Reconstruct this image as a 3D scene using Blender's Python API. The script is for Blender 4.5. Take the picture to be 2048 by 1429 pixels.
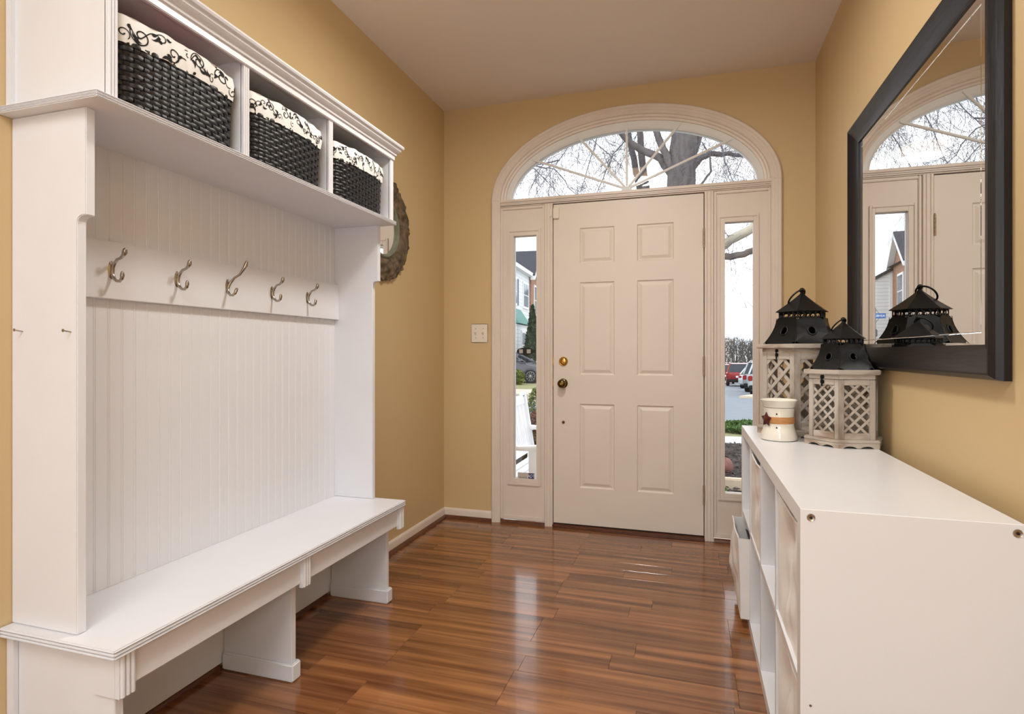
import bpy, bmesh, math, random
from mathutils import Vector, Matrix
R = math.radians
C = bpy.context.scene.collection
scn = bpy.context.scene
for o in list(bpy.data.objects): bpy.data.objects.remove(o)

# ------------------------------------------------------------------ camera
FPX, HY, CAMZ = 1149.0, 705.0, 1.12
TH = math.atan(356 / 1149.0)
cam = bpy.data.cameras.new('camera'); camo = bpy.data.objects.new('camera', cam); C.objects.link(camo)
cam.sensor_width = 36; cam.lens = FPX / 2048 * 36; cam.shift_y = -(714.5 - HY) / 2048
cam.clip_start = .02; cam.clip_end = 400
camo.location = (0, 0, CAMZ); camo.rotation_euler = (R(90), 0, TH)
scn.camera = camo
vs = scn.view_settings
vs.view_transform = 'Standard'; vs.look = 'None'; vs.gamma = 1; vs.use_curve_mapping = False
vs.exposure = 0.0
cT, sT = math.cos(TH), math.sin(TH)
def at(px, py, Y):            # point on the plane Y seen at a pixel
    r = (px - 1024) / FPX; z = -(py - HY) / FPX
    d = Vector((r * cT - sT, r * sT + cT, z))
    return Vector((0, 0, CAMZ)) + d * (Y / d.y)

# ------------------------------------------------------------------ sky
w = bpy.data.worlds.new('overcast_sky'); scn.world = w; w.use_nodes = True
nt = w.node_tree; nt.nodes.clear()
def N(t, **k):
    n = nt.nodes.new(t)
    for a, b in k.items(): setattr(n, a, b)
    return n
tc = N('ShaderNodeTexCoord'); no = N('ShaderNodeTexNoise'); mp = N('ShaderNodeMapping')
mp.inputs['Scale'].default_value = (1.2, 1.2, 6); no.inputs['Scale'].default_value = 1.6; no.inputs['Detail'].default_value = 4
rp = N('ShaderNodeValToRGB'); rp.color_ramp.elements[0].position = .35; rp.color_ramp.elements[1].position = .6
rp.color_ramp.elements[0].color = (.80, .89, 1.0, 1); rp.color_ramp.elements[1].color = (1, 1, 1, 1)
bg = N('ShaderNodeBackground'); bg.inputs['Strength'].default_value = 2.1; wo = N('ShaderNodeOutputWorld')
L = nt.links
L.new(tc.outputs['Generated'], mp.inputs[0]); L.new(mp.outputs[0], no.inputs['Vector']); L.new(no.outputs['Fac'], rp.inputs[0])
L.new(rp.outputs[0], bg.inputs[0]); L.new(bg.outputs[0], wo.inputs[0])

# ------------------------------------------------------------------ materials
def lin(c):
    return tuple((x / 255 / 12.92 if x / 255 <= .04045 else ((x / 255 + .055) / 1.055) ** 2.4) for x in c) + (1,)
MATS = {}
def mat(name, col, rough=.5, metal=0, var=.06, scale=8, bump=0, bscale=None, stretch=(1, 1, 1), col2=None, coat=0, spec=.5, lo=.35, hi=.65, rnd=0, detail=5):
    m = bpy.data.materials.new(name); m.use_nodes = True; t = m.node_tree; b = t.nodes['Principled BSDF']
    b.inputs['Roughness'].default_value = rough; b.inputs['Metallic'].default_value = metal
    b.inputs['Coat Weight'].default_value = coat; b.inputs['Specular IOR Level'].default_value = spec
    c1 = lin(col); c2 = lin(col2) if col2 else tuple(max(0, x * (1 - var)) for x in c1[:3]) + (1,)
    co = t.nodes.new('ShaderNodeTexCoord'); ma = t.nodes.new('ShaderNodeMapping'); ma.inputs['Scale'].default_value = stretch
    src = co.outputs['Object']
    if rnd:
        oi = t.nodes.new('ShaderNodeObjectInfo'); mu = t.nodes.new('ShaderNodeVectorMath'); mu.operation = 'ADD'
        sc = t.nodes.new('ShaderNodeMath'); sc.operation = 'MULTIPLY'; sc.inputs[1].default_value = 37
        t.links.new(oi.outputs['Random'], sc.inputs[0]); t.links.new(src, mu.inputs[0]); t.links.new(sc.outputs[0], mu.inputs[1]); src = mu.outputs[0]
    t.links.new(src, ma.inputs[0])
    n = t.nodes.new('ShaderNodeTexNoise'); n.inputs['Scale'].default_value = scale; n.inputs['Detail'].default_value = detail
    t.links.new(ma.outputs[0], n.inputs['Vector'])
    r = t.nodes.new('ShaderNodeValToRGB'); r.color_ramp.elements[0].position = lo; r.color_ramp.elements[1].position = hi
    r.color_ramp.elements[0].color = c2; r.color_ramp.elements[1].color = c1
    t.links.new(n.outputs['Fac'], r.inputs[0])
    out = r.outputs[0]
    if rnd:
        hs = t.nodes.new('ShaderNodeHueSaturation'); mr = t.nodes.new('ShaderNodeMapRange')
        mr.inputs['To Min'].default_value = 1 - rnd; mr.inputs['To Max'].default_value = 1 + rnd
        t.links.new(oi.outputs['Random'], mr.inputs[0]); t.links.new(mr.outputs[0], hs.inputs['Value']); t.links.new(out, hs.inputs['Color']); out = hs.outputs[0]
    t.links.new(out, b.inputs['Base Color'])
    if bump:
        bu = t.nodes.new('ShaderNodeBump'); bu.inputs['Strength'].default_value = bump; bu.inputs['Distance'].default_value = .002
        n2 = t.nodes.new('ShaderNodeTexNoise'); n2.inputs['Scale'].default_value = bscale or scale * 6; n2.inputs['Detail'].default_value = 3
        t.links.new(ma.outputs[0], n2.inputs['Vector']); t.links.new(n2.outputs['Fac'], bu.inputs['Height']); t.links.new(bu.outputs[0], b.inputs['Normal'])
    MATS[name] = m
    return m
def glass_mat(name, tint=(1, 1, 1), ior=1.45):
    m = bpy.data.materials.new(name); m.use_nodes = True; t = m.node_tree; t.nodes.clear()
    o = t.nodes.new('ShaderNodeOutputMaterial'); mx = t.nodes.new('ShaderNodeMixShader'); tr = t.nodes.new('ShaderNodeBsdfTransparent')
    gl = t.nodes.new('ShaderNodeBsdfGlossy'); fr = t.nodes.new('ShaderNodeFresnel'); fr.inputs['IOR'].default_value = ior
    tr.inputs['Color'].default_value = (*tint, 1); gl.inputs['Roughness'].default_value = .02
    t.links.new(fr.outputs[0], mx.inputs[0]); t.links.new(tr.outputs[0], mx.inputs[1]); t.links.new(gl.outputs[0], mx.inputs[2]); t.links.new(mx.outputs[0], o.inputs[0])
    return m
def emit_mat(name, col, strength):
    m = bpy.data.materials.new(name); m.use_nodes = True; b = m.node_tree.nodes['Principled BSDF']
    b.inputs['Emission Color'].default_value = lin(col); b.inputs['Emission Strength'].default_value = strength; b.inputs['Base Color'].default_value = lin(col)
    return m
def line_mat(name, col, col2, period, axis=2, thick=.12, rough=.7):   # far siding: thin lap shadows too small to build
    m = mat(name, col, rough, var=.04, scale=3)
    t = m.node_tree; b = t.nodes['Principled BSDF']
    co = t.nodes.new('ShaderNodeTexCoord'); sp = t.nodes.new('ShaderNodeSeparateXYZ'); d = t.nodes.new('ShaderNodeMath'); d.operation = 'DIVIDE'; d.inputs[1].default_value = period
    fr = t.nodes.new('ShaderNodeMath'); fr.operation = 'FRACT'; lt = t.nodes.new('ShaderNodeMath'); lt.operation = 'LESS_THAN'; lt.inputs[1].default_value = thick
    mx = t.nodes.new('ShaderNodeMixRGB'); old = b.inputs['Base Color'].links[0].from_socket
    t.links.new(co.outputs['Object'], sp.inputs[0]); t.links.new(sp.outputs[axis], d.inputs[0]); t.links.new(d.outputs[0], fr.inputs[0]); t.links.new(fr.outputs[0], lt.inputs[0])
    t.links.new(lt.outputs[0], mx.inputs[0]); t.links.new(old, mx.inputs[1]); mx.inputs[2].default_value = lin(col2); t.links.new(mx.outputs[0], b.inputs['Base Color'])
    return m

m_wall = mat('tan_wall_paint', (208, 182, 137), .55, var=.02, scale=2, bump=.05, bscale=180)
m_ceil = mat('ceiling_paint', (232, 222, 214), .8, var=.02, scale=2, bump=.08, bscale=120)
m_white = mat('white_semi_gloss_paint', (228, 229, 234), .38, var=.03, scale=5, bump=.04, bscale=60)
m_trim = mat('cream_trim_paint', (226, 214, 202), .4, var=.08, scale=6, lo=.3, hi=.55, stretch=(1, 1, .25), bump=.05, bscale=70)
m_door = mat('door_paint', (228, 217, 205), .42, var=.03, scale=3, bump=.05, bscale=50)
m_vinyl = mat('white_vinyl', (230, 230, 228), .4, var=.02)
m_lam = mat('white_laminate', (230, 231, 234), .3, var=.015, scale=3)
m_shoe = mat('brown_shoe_wood', (104, 58, 32), .35, var=.4, scale=20, stretch=(1, 1, 6))
m_nickel = mat('brushed_nickel', (176, 166, 152), .24, 1, var=.15, scale=30)
m_brass = mat('polished_brass', (206, 160, 84), .22, 1, var=.15, scale=25)
m_abrass = mat('antique_brass', (112, 92, 58), .2, 1, var=.3, scale=30)
m_hinge = mat('painted_hinge', (168, 146, 122), .4, .3, var=.2, scale=60)
m_dark = mat('dark_gap', (30, 22, 18), .8)
m_wick = mat('black_wicker', (30, 29, 30), .38, var=.5, scale=60, stretch=(1, 1, 4), bump=.3, bscale=200)
m_cloth = mat('off_white_liner', (242, 242, 240), .9, var=.04, scale=20, bump=.2, bscale=300)
m_print = mat('black_print', (26, 25, 27), .9)
m_pink = mat('pink_fabric', (214, 66, 118), .9, var=.2, scale=12)
m_bin = mat('white_canvas', (238, 234, 230), .9, var=.05, scale=14, bump=.25, bscale=260)
m_binin = mat('grey_lining', (70, 72, 78), .9, var=.2, scale=20)
m_frame = mat('black_brown_veneer', (22, 19, 21), .38, var=.5, scale=26, stretch=(1, .12, 1), bump=.5, bscale=60, spec=.35)
m_frameV = mat('black_brown_veneer_upright', (22, 19, 21), .38, var=.5, scale=26, stretch=(1, 1, .12), bump=.5, bscale=60, spec=.35)
m_mirror = mat('mirror_silver', (236, 238, 238), .0, 1, var=0)
m_carve = mat('weathered_carved_wood', (122, 104, 80), .75, col2=(62, 52, 38), scale=22, bump=.6, bscale=80)
m_sage = mat('sage_rim', (128, 132, 112), .6, var=.3, scale=30)
m_lan = mat('whitewashed_wood', (190, 181, 170), .8, col2=(122, 98, 76), scale=14, stretch=(1, 1, .35), lo=.28, hi=.52, bump=.6, bscale=70)
m_lanh = mat('whitewashed_wood_rail', (194, 184, 172), .8, col2=(128, 98, 70), scale=12, stretch=(.6, .6, 2), lo=.28, hi=.52, bump=.6, bscale=70)
m_iron = mat('black_iron', (30, 31, 31), .42, .6, var=.3, scale=30, bump=.1)
m_cer = mat('cream_glaze', (240, 235, 222), .15, var=.05, scale=20, coat=.5)
m_oran = mat('orange_wood_band', (206, 146, 88), .5, var=.25, scale=20, stretch=(1, 1, 9))
m_star = mat('dark_red_tin', (84, 26, 22), .4, var=.5, scale=60)
m_plastic = mat('ivory_plastic', (232, 224, 208), .3, var=.01)
m_cord = mat('white_cord', (232, 230, 226), .5)
m_glass = glass_mat('window_glass')
m_black = mat('black_vinyl', (22, 22, 22), .4)
m_grey = mat('pale_grey_vinyl', (176, 176, 168), .5)
m_blue = mat('sticker_blue', (22, 40, 112), .4, var=.05)
m_stick = mat('sticker_beige', (196, 186, 178), .5)
m_sign = mat('street_sign_blue', (14, 92, 168), .4, var=.05)
m_paper = mat('white_letters', (240, 240, 240), .5)

# floor laminate: long streaks along X, every strip a little different
def floor_mat():
    m = mat('laminate_strip', (170, 115, 71), .16, col2=(98, 56, 32), scale=3.0, stretch=(.40, 8.5, 1), lo=.32, hi=.70, rnd=.16, detail=7, spec=.6, bump=0, coat=.25)
    t = m.node_tree; b = t.nodes['Principled BSDF']
    co = [n for n in t.nodes if n.type == 'MAPPING'][0]
    wv = t.nodes.new('ShaderNodeTexNoise'); wv.inputs['Scale'].default_value = 1.6; wv.inputs['Detail'].default_value = 8; wv.inputs['Distortion'].default_value = 1.2
    mp2 = t.nodes.new('ShaderNodeMapping'); mp2.inputs['Scale'].default_value = (1, 1.5, 1)
    t.links.new(co.outputs[0], mp2.inputs[0]); t.links.new(mp2.outputs[0], wv.inputs['Vector'])
    r2 = t.nodes.new('ShaderNodeValToRGB'); r2.color_ramp.elements[0].position = .36; r2.color_ramp.elements[1].position = .56
    r2.color_ramp.elements[0].color = (.66, .60, .56, 1); r2.color_ramp.elements[1].color = (1, 1, 1, 1)
    mx = t.nodes.new('ShaderNodeMixRGB'); mx.blend_type = 'MULTIPLY'; mx.inputs[0].default_value = .8
    old = b.inputs['Base Color'].links[0].from_socket
    t.links.new(wv.outputs['Fac'], r2.inputs[0]); t.links.new(old, mx.inputs[1]); t.links.new(r2.outputs[0], mx.inputs[2]); t.links.new(mx.outputs[0], b.inputs['Base Color'])
    return m
m_floor = floor_mat()

# ------------------------------------------------------------------ mesh helpers
ORG = {}
class MB:
    def __init__(s): s.v = []; s.f = []
    def add(s, vs, fs):
        k = len(s.v); s.v += [tuple(p) for p in vs]; s.f += [tuple(i + k for i in f) for f in fs]; return s
    def box(s, x0, x1, y0, y1, z0, z1):
        return s.add([(x0, y0, z0), (x1, y0, z0), (x1, y1, z0), (x0, y1, z0), (x0, y0, z1), (x1, y0, z1), (x1, y1, z1), (x0, y1, z1)],
                     [(3, 2, 1, 0), (4, 5, 6, 7), (0, 1, 5, 4), (1, 2, 6, 5), (2, 3, 7, 6), (3, 0, 4, 7)])
    def prism(s, poly, ax, a, b):
        n = len(poly)
        def P(p, q): return {'x': (q, p[0], p[1]), 'y': (p[0], q, p[1]), 'z': (p[0], p[1], q)}[ax]
        return s.add([P(p, a) for p in poly] + [P(p, b) for p in poly],
                     [tuple(range(n))[::-1], tuple(range(n, 2 * n))] + [(i, (i + 1) % n, n + (i + 1) % n, n + i) for i in range(n)])
    def hull8(s, lo, hi):      # two quads (4 points each)
        return s.add(lo + hi, [(3, 2, 1, 0), (4, 5, 6, 7)] + [(i, (i + 1) % 4, 4 + (i + 1) % 4, 4 + i) for i in range(4)])
    def tube(s, pts, r, n=8, closed=False, cap=True):
        pts = [Vector(p) for p in pts]; m = len(pts); rs = r if isinstance(r, (list, tuple)) else [r] * m
        up = None; vs = []
        for i, p in enumerate(pts):
            d = (pts[(i + 1) % m] - pts[i - 1]) if closed else (pts[min(i + 1, m - 1)] - pts[max(i - 1, 0)])
            if d.length < 1e-9: d = Vector((0, 0, 1))
            d.normalize()
            if up is None: up = d.orthogonal().normalized()
            up = (up - d * up.dot(d)); up = up.normalized() if up.length > 1e-6 else d.orthogonal().normalized()
            q = d.cross(up)
            for k in range(n):
                a = 2 * math.pi * k / n; vs.append(p + (up * math.cos(a) + q * math.sin(a)) * rs[i])
        fs = []
        for i in range(m if closed else m - 1):
            for k in range(n):
                j = (i + 1) % m
                fs.append((i * n + k, i * n + (k + 1) % n, j * n + (k + 1) % n, j * n + k))
        if cap and not closed: fs += [tuple(range(n))[::-1], tuple(range((m - 1) * n, m * n))]
        return s.add(vs, fs)
    def lathe(s, prof, n=32, c=(0, 0, 0), ax='z'):
        vs = []
        for r, z in prof:
            for k in range(n):
                a = 2 * math.pi * k / n; x, y = r * math.cos(a), r * math.sin(a)
                p = {'z': (x, y, z), 'y': (x, z, y), 'x': (z, x, y)}[ax]
                vs.append((p[0] + c[0], p[1] + c[1], p[2] + c[2]))
        fs = [(i * n + k, i * n + (k + 1) % n, (i + 1) * n + (k + 1) % n, (i + 1) * n + k) for i in range(len(prof) - 1) for k in range(n)]
        if prof[0][0] > 1e-5: fs.append(tuple(range(n))[::-1])
        if prof[-1][0] > 1e-5: fs.append(tuple(range((len(prof) - 1) * n, len(prof) * n)))
        return s.add(vs, fs)
    def ball(s, c, r, n=12, sz=1):
        return s.lathe([(max(1e-6, r * math.sin(math.pi * i / n)), -r * sz * math.cos(math.pi * i / n)) for i in range(n + 1)], n, c)
    def arc(s, cx, cz, a, b, prof, t0, t1, n):
        m = len(prof); vs = []
        for i in range(n + 1):
            t = t0 + (t1 - t0) * i / n
            for o, y in prof: vs.append((cx + (a + o) * math.cos(t), y, cz + (b + o) * math.sin(t)))
        fs = [(i * m + k, i * m + (k + 1) % m, (i + 1) * m + (k + 1) % m, (i + 1) * m + k) for i in range(n) for k in range(m)]
        return s.add(vs, fs + [tuple(range(m)), tuple(range(n * m, n * m + m))[::-1]])
    def grid(s, fn, nu, nv, cu=False):
        vs = [fn(i / nu, j / nv) for i in range(nu if cu else nu + 1) for j in range(nv + 1)]; m = nu if cu else nu + 1
        return s.add(vs, [(i * (nv + 1) + j, ((i + 1) % m) * (nv + 1) + j, ((i + 1) % m) * (nv + 1) + j + 1, i * (nv + 1) + j + 1) for i in range(nu) for j in range(nv)])
    def frame(s, o, i, y0, y1):      # rectangular frame in XZ: o, i = (x0,x1,z0,z1)
        s.box(o[0], i[0], y0, y1, o[2], o[3]); s.box(i[1], o[1], y0, y1, o[2], o[3])
        s.box(i[0], i[1], y0, y1, o[2], i[2]); s.box(i[0], i[1], y0, y1, i[3], o[3]); return s
    def xf(s, M):
        s.v = [tuple(M @ Vector(p)) for p in s.v]; return s
    def obj(s, name, m, parent=None, bevel=0, smooth=0, label=None, cat=None, group=None, kind=None, seg=2, loc=None):
        og = ORG.get(parent.name, Vector()) if parent else Vector(loc or (0, 0, 0))
        me = bpy.data.meshes.new(name); me.from_pydata([tuple(Vector(p) - og) for p in s.v], [], s.f)
        bm = bmesh.new(); bm.from_mesh(me)
        bmesh.ops.recalc_face_normals(bm, faces=bm.faces)
        if bevel:
            es = [e for e in bm.edges if len(e.link_faces) == 2 and e.calc_face_angle(0) > R(35)]
            bmesh.ops.bevel(bm, geom=es, offset=bevel, segments=seg, affect='EDGES', clamp_overlap=True)
        bm.to_mesh(me); bm.free()
        if smooth:
            me.shade_smooth(); me.set_sharp_from_angle(angle=R(smooth))
        me.materials.append(m)
        o = bpy.data.objects.new(name, me); C.objects.link(o)
        if parent: o.parent = parent
        else: o.location = og
        ORG[o.name] = og
        tag(o, label, cat, group, kind)
        return o
def tag(o, label=None, cat=None, group=None, kind=None):
    if label: o['label'] = label
    if cat: o['category'] = cat
    if group: o['group'] = group
    if kind: o['kind'] = kind
    return o
def T(name, label, cat, loc=(0, 0, 0), group=None, kind=None):
    o = bpy.data.objects.new(name, None); C.objects.link(o); o.location = loc; o.empty_display_size = .05
    ORG[o.name] = Vector(loc); return tag(o, label, cat, group, kind)
def share(src, name, parent, loc):
    o = src.copy(); o.name = name; C.objects.link(o); o.parent = parent; o.location = loc; return o
def text_mesh(body, size, ext=.0003):
    cu = bpy.data.curves.new('letters', 'FONT'); cu.body = body; cu.size = size; cu.extrude = ext; cu.align_x = 'CENTER'; cu.align_y = 'CENTER'
    t = bpy.data.objects.new('letters', cu); C.objects.link(t); bpy.context.view_layer.update()
    me = bpy.data.meshes.new_from_object(t.evaluated_get(bpy.context.evaluated_depsgraph_get())); bpy.data.objects.remove(t)
    m = MB(); m.add([tuple(v.co) for v in me.vertices], [tuple(p.vertices) for p in me.polygons]); return m

# ================================================================== ROOM SHELL
XL, XR, YF, YB, ZC = -1.600, .676, 3.60, -2.8, 2.762
ACX, ACZ, AA, AB = -.375, 2.116, .877, .527       # arched casing: centre, outer half width, rise
fl = MB().box(XL - .1, XR + .1, YB - .1, .40, -.10, 0).box(XL - .1, XR + .1, .40, YF + .15, -.10, -.008)
floor = fl.obj('floor', m_floor, label='glossy reddish brown laminate strip floor of the entry hall', cat='floor', kind='structure')
Y0, RW = 1.934, .2105
rng = random.Random(4)
for k in range(-8, 9):
    ya = Y0 + RW * k; st = -1.05 if k % 2 == 0 else -.59
    for sIdx in (0, 1):
        a = max(ya + sIdx * RW / 2, .40); b = min(ya + (sIdx + 1) * RW / 2, YF + .02)
        if b - a < .01: continue
        xs = set()
        for n in range(-3, 4):
            xs.add(st + 1.2 * n); xs.add(st + 1.2 * n + (.45, .77)[sIdx] + rng.uniform(-.06, .06))
        xs = sorted(x for x in xs if XL + .03 < x < XR - .03); xs = [XL] + xs + [XR]
        for x0, x1 in zip(xs, xs[1:]):
            g = .0004
            MB().box(x0 + g, x1 - g, a + g, b - g, -.008, 0).obj('plank', m_floor, floor, bevel=.0004, seg=1)
wl = MB().box(XL - .12, XL, YB - .12, YF + .15, 0, ZC).obj('wall_left', m_wall, label='tan painted wall behind the white hall tree', cat='wall', kind='structure')
wr = MB().box(XR, XR + .12, YB - .12, YF + .15, 0, ZC).obj('wall_right', m_wall, label='tan painted wall carrying the black framed mirror', cat='wall', kind='structure')
MB().box(XL - .12, XR + .12, YB - .12, YF + .15, ZC, ZC + .1).obj('ceiling', m_ceil, label='flat pale ceiling above the entry hall', cat='ceiling', kind='structure')
wb = MB().frame((XL, XR, 0, ZC), (-1.42, .5, .06, 2.3), YB - .12, YB).obj('wall_back', m_wall, label='tan wall behind the viewer with an opening added for fill light', cat='wall', kind='structure')
# front wall with the arched opening
f = MB(); ox0, ox1 = -1.222, .472; oa, ob = .847, .495
f.box(XL, ox0, YF, YF + .15, 0, ZC); f.box(ox1, XR, YF, YF + .15, 0, ZC)
n = 40
for i in range(n):
    t0, t1 = math.pi * (1 - i / n), math.pi * (1 - (i + 1) / n)
    xa, xb = ACX + oa * math.cos(t0), ACX + oa * math.cos(t1); za, zb = ACZ + ob * math.sin(t0), ACZ + ob * math.sin(t1)
    f.hull8([(xa, YF, za), (xb, YF, zb), (xb, YF + .15, zb), (xa, YF + .15, za)], [(xa, YF, ZC), (xb, YF, ZC), (xb, YF + .15, ZC), (xa, YF + .15, ZC)])
f.obj('wall_front', m_wall, label='tan end wall around the arched entry door', cat='wall', kind='structure')
# unseen rear glazing, added to let fill daylight in
w4 = T('fill_window', 'wide glazed opening added behind the viewer for fill light', 'window', (-.46, YB - .06, .06), kind='structure')
MB().frame((-1.42, .5, .06, 2.3), (-1.36, .44, .12, 2.24), YB - .10, YB - .02).box(-.48, -.44, YB - .09, YB - .03, .12, 2.24).obj('window_frame', m_vinyl, w4, bevel=.004)
MB().box(-1.36, -.48, YB - .064, YB - .058, .12, 2.24).obj('pane', m_glass, w4); MB().box(-.44, .44, YB - .064, YB - .058, .12, 2.24).obj('pane', m_glass, w4)

# baseboards and brown shoe moulding
def base_prof(d=1): return [(0, 0), (.013 * d, 0), (.013 * d, .052), (.010 * d, .060), (.004 * d, .066), (0, .066)]
def shoe_prof(d=1): return [(0, 0), (.018 * d, 0), (.017 * d, .008), (.012 * d, .015), (.004 * d, .019), (0, .02)]
def baseboard(name, label, runs, ax, off, d, kind='structure', z=.012):
    m = MB(); q = MB()
    for a, b, white in runs:
        if white: m.prism([(off + p, zz + (.012 if zz == 0 else 0)) for p, zz in base_prof(d)] if ax == 'y' else [(off + p, zz) for p, zz in base_prof(d)], ax, a, b)
        o2 = off + (.013 * d if white else 0)
        q.prism([(o2 + p, zz) for p, zz in shoe_prof(d)], ax, a, b)
    root = m.obj(name, m_trim, smooth=40, label=label, cat='baseboard', kind=kind)
    q.obj('shoe_moulding', m_shoe, root, smooth=50, label='brown wood shoe moulding')
baseboard('baseboard_left', 'white baseboard with brown shoe moulding under the left wall', [(YB, .955, True), (1.012, 1.632, False), (1.684, 2.262, False), (2.345, YF, True)], 'y', XL, 1)
baseboard('baseboard_right', 'white baseboard with brown shoe moulding behind the cube shelf', [(YB, YF, True)], 'y', XR, -1)
baseboard('baseboard_front', 'short white baseboard between corner and door casing', [(XL, -1.254, True), (-1.19, -.895, False), (.135, .445, False), (.504, XR, True)], 'x', YF, -1)

# ------------------------------------------------------------------ arched casing (trim_1)
cas = T('trim_1', 'cream moulded casing that arches over the entry door', 'door casing', (ACX, YF, 0), kind='structure')
prof = [(0, YF), (0, YF - .018), (-.006, YF - .024), (-.020, YF - .024), (-.026, YF - .018), (-.036, YF - .018), (-.042, YF - .013), (-.050, YF - .013), (-.057, YF - .008), (-.057, YF)]
MB().arc(ACX, ACZ, AA, AB, prof, math.pi, math.pi / 2 + .0155, 36).obj('arch_casing', m_trim, cas, smooth=30)
MB().arc(ACX, ACZ, AA, AB, prof, math.pi / 2 + .0145, 0, 36).obj('arch_casing', m_trim, cas, smooth=30)
stop = [(-.057, YF + .03), (-.057, YF - .004), (-.064, YF - .008), (-.074, YF - .004), (-.078, YF + .006), (-.090, YF + .010), (-.092, YF + .03)]
MB().arc(ACX, ACZ, AA, AB, stop, math.pi, 0, 64).obj('arch_stop', m_trim, cas, smooth=30)
for sgn in (-1, 1):
    poly = [(ACX + sgn * (AA + o), y) for o, y in prof]
    MB().prism(poly, 'z', 0, ACZ - .0008).obj('side_casing', m_trim, cas, smooth=30)
# jamb posts and transom bar (trim_2)
fr = T('trim_2', 'cream door frame posts and transom bar between door and glass', 'door frame', (ACX, YF, 0), kind='structure')
for x0, x1 in ((-.895, -.842), (.082, .134)):
    pr = [(x0, YF + .12), (x0, YF - .002), (x0 + .003, YF - .006)]
    for g_ in ((x1 - x0) * .30, (x1 - x0) * .70): pr += [(x0 + g_ - .003, YF - .006), (x0 + g_, YF - .002), (x0 + g_ + .003, YF - .006)]
    pr += [(x1 - .003, YF - .006), (x1, YF - .002), (x1, YF + .12)]
    MB().prism(pr, 'z', 0, 2.074).obj('frame_post', m_trim, fr)
MB().box(-.850, -.820, YF + .052, YF + .075, .018, 2.074).obj('weather_strip', m_dark, fr); MB().box(.060, .090, YF + .052, YF + .075, .018, 2.074).obj('weather_strip', m_dark, fr)  # dark strips added behind the door gaps to block leaking light
MB().box(-.850, .090, YF + .052, YF + .075, 2.055, 2.076).obj('weather_strip', m_dark, fr)
MB().box(-1.196, .447, YF - .004, YF + .12, 2.074, 2.122).obj('transom_bar', m_trim, fr, bevel=.003)
MB().box(-1.196, .447, YF - .012, YF - .004, 2.102, 2.120).box(-1.196, .447, YF - .009, YF - .004, 2.080, 2.092).obj('transom_moulding', m_trim, fr, bevel=.003)
MB().box(-.842, .082, YF - .02, YF + .12, 0, .018).obj('threshold', m_shoe, fr, bevel=.004, label='brown wooden door threshold')

# ------------------------------------------------------------------ sidelights
def sidelight(name, label, x0, x1, g):
    rt = T(name, label, 'window', ((x0 + x1) / 2, YF + .03, 0), kind='structure')
    yp = YF + .012
    MB().frame((x0, x1, .022, 2.074), g, yp, yp + .05).obj('sidelight_panel', m_trim, rt)
    MB().frame((x0, x1, .022, 2.074), (x0 + .016, x1 - .016, .05, 2.056), yp - .009, yp).obj('panel_stop', m_trim, rt, bevel=.003)
    MB().frame((g[0] - .040, g[1] + .030, g[2] - .042, g[3] + .042), (g[0] - .026, g[1] + .018, g[2] - .026, g[3] + .026), yp - .010, yp).obj('glazing_frame', m_trim, rt, bevel=.003)
    MB().frame((g[0] - .026, g[1] + .018, g[2] - .026, g[3] + .026), g, yp - .006, yp).obj('glazing_bead', m_trim, rt, bevel=.002)
    MB().box(g[0], g[1], yp + .022, yp + .027, g[2], g[3]).obj('pane', m_glass, rt)
    return rt
GL = (-1.107, -.953, .291, 1.882); GR = (.197, .353, .287, 1.887)
sidelight('window_1', 'narrow sidelight on the knob side of the door', -1.196, -.895, GL)
sidelight('window_2', 'narrow sidelight on the hinge side of the door', .134, .447, GR)
# fanlight
fan = T('window_3', 'half oval fanlight above the entry door', 'window', (ACX, YF + .05, ACZ), kind='structure')
ga, gb = .752, .388
MB().arc(ACX, ACZ, ga, gb, [(0, YF + .075), (0, YF + .028), (.012, YF + .02), (.050, YF + .02), (.050, YF + .075)], math.pi, 0, 64).box(ACX - .75, ACX + .75, YF + .02, YF + .075, ACZ, ACZ + .012).obj('window_frame', m_vinyl, fan, smooth=30)
hub = Vector((ACX, YF + .02, 2.135))
for k, (ex, ez) in enumerate([(-.985, 2.378), (-.692, 2.506), (-.3755, 2.545), (-.056, 2.506), (.234, 2.378)]):
    e = Vector((ex, YF + .02, ez)); d = (e - hub).normalized(); pz = Vector((-d.z, 0, d.x)) * .0065; yv = Vector((0, .007, 0))
    a = hub + d * .02
    MB().hull8([tuple(a + pz - yv), tuple(a - pz - yv), tuple(a - pz + yv), tuple(a + pz + yv)], [tuple(e + pz - yv), tuple(e - pz - yv), tuple(e - pz + yv), tuple(e + pz + yv)]).obj('muntin', m_vinyl, fan, bevel=.002)
MB().arc(ACX, ACZ, 0.0001, 0.0001, [(0, YF + .012), (.034, YF + .012), (.034, YF + .03), (0, YF + .03)], math.pi, 0, 16).obj('muntin_hub', m_vinyl, fan)
pl = [(ACX + (ga + .01) * math.cos(math.pi * i / 40), ACZ + (gb + .01) * math.sin(math.pi * i / 40)) for i in range(41)]
MB().prism(pl, 'y', YF + .046, YF + .051).obj('pane', m_glass, fan)

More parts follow.
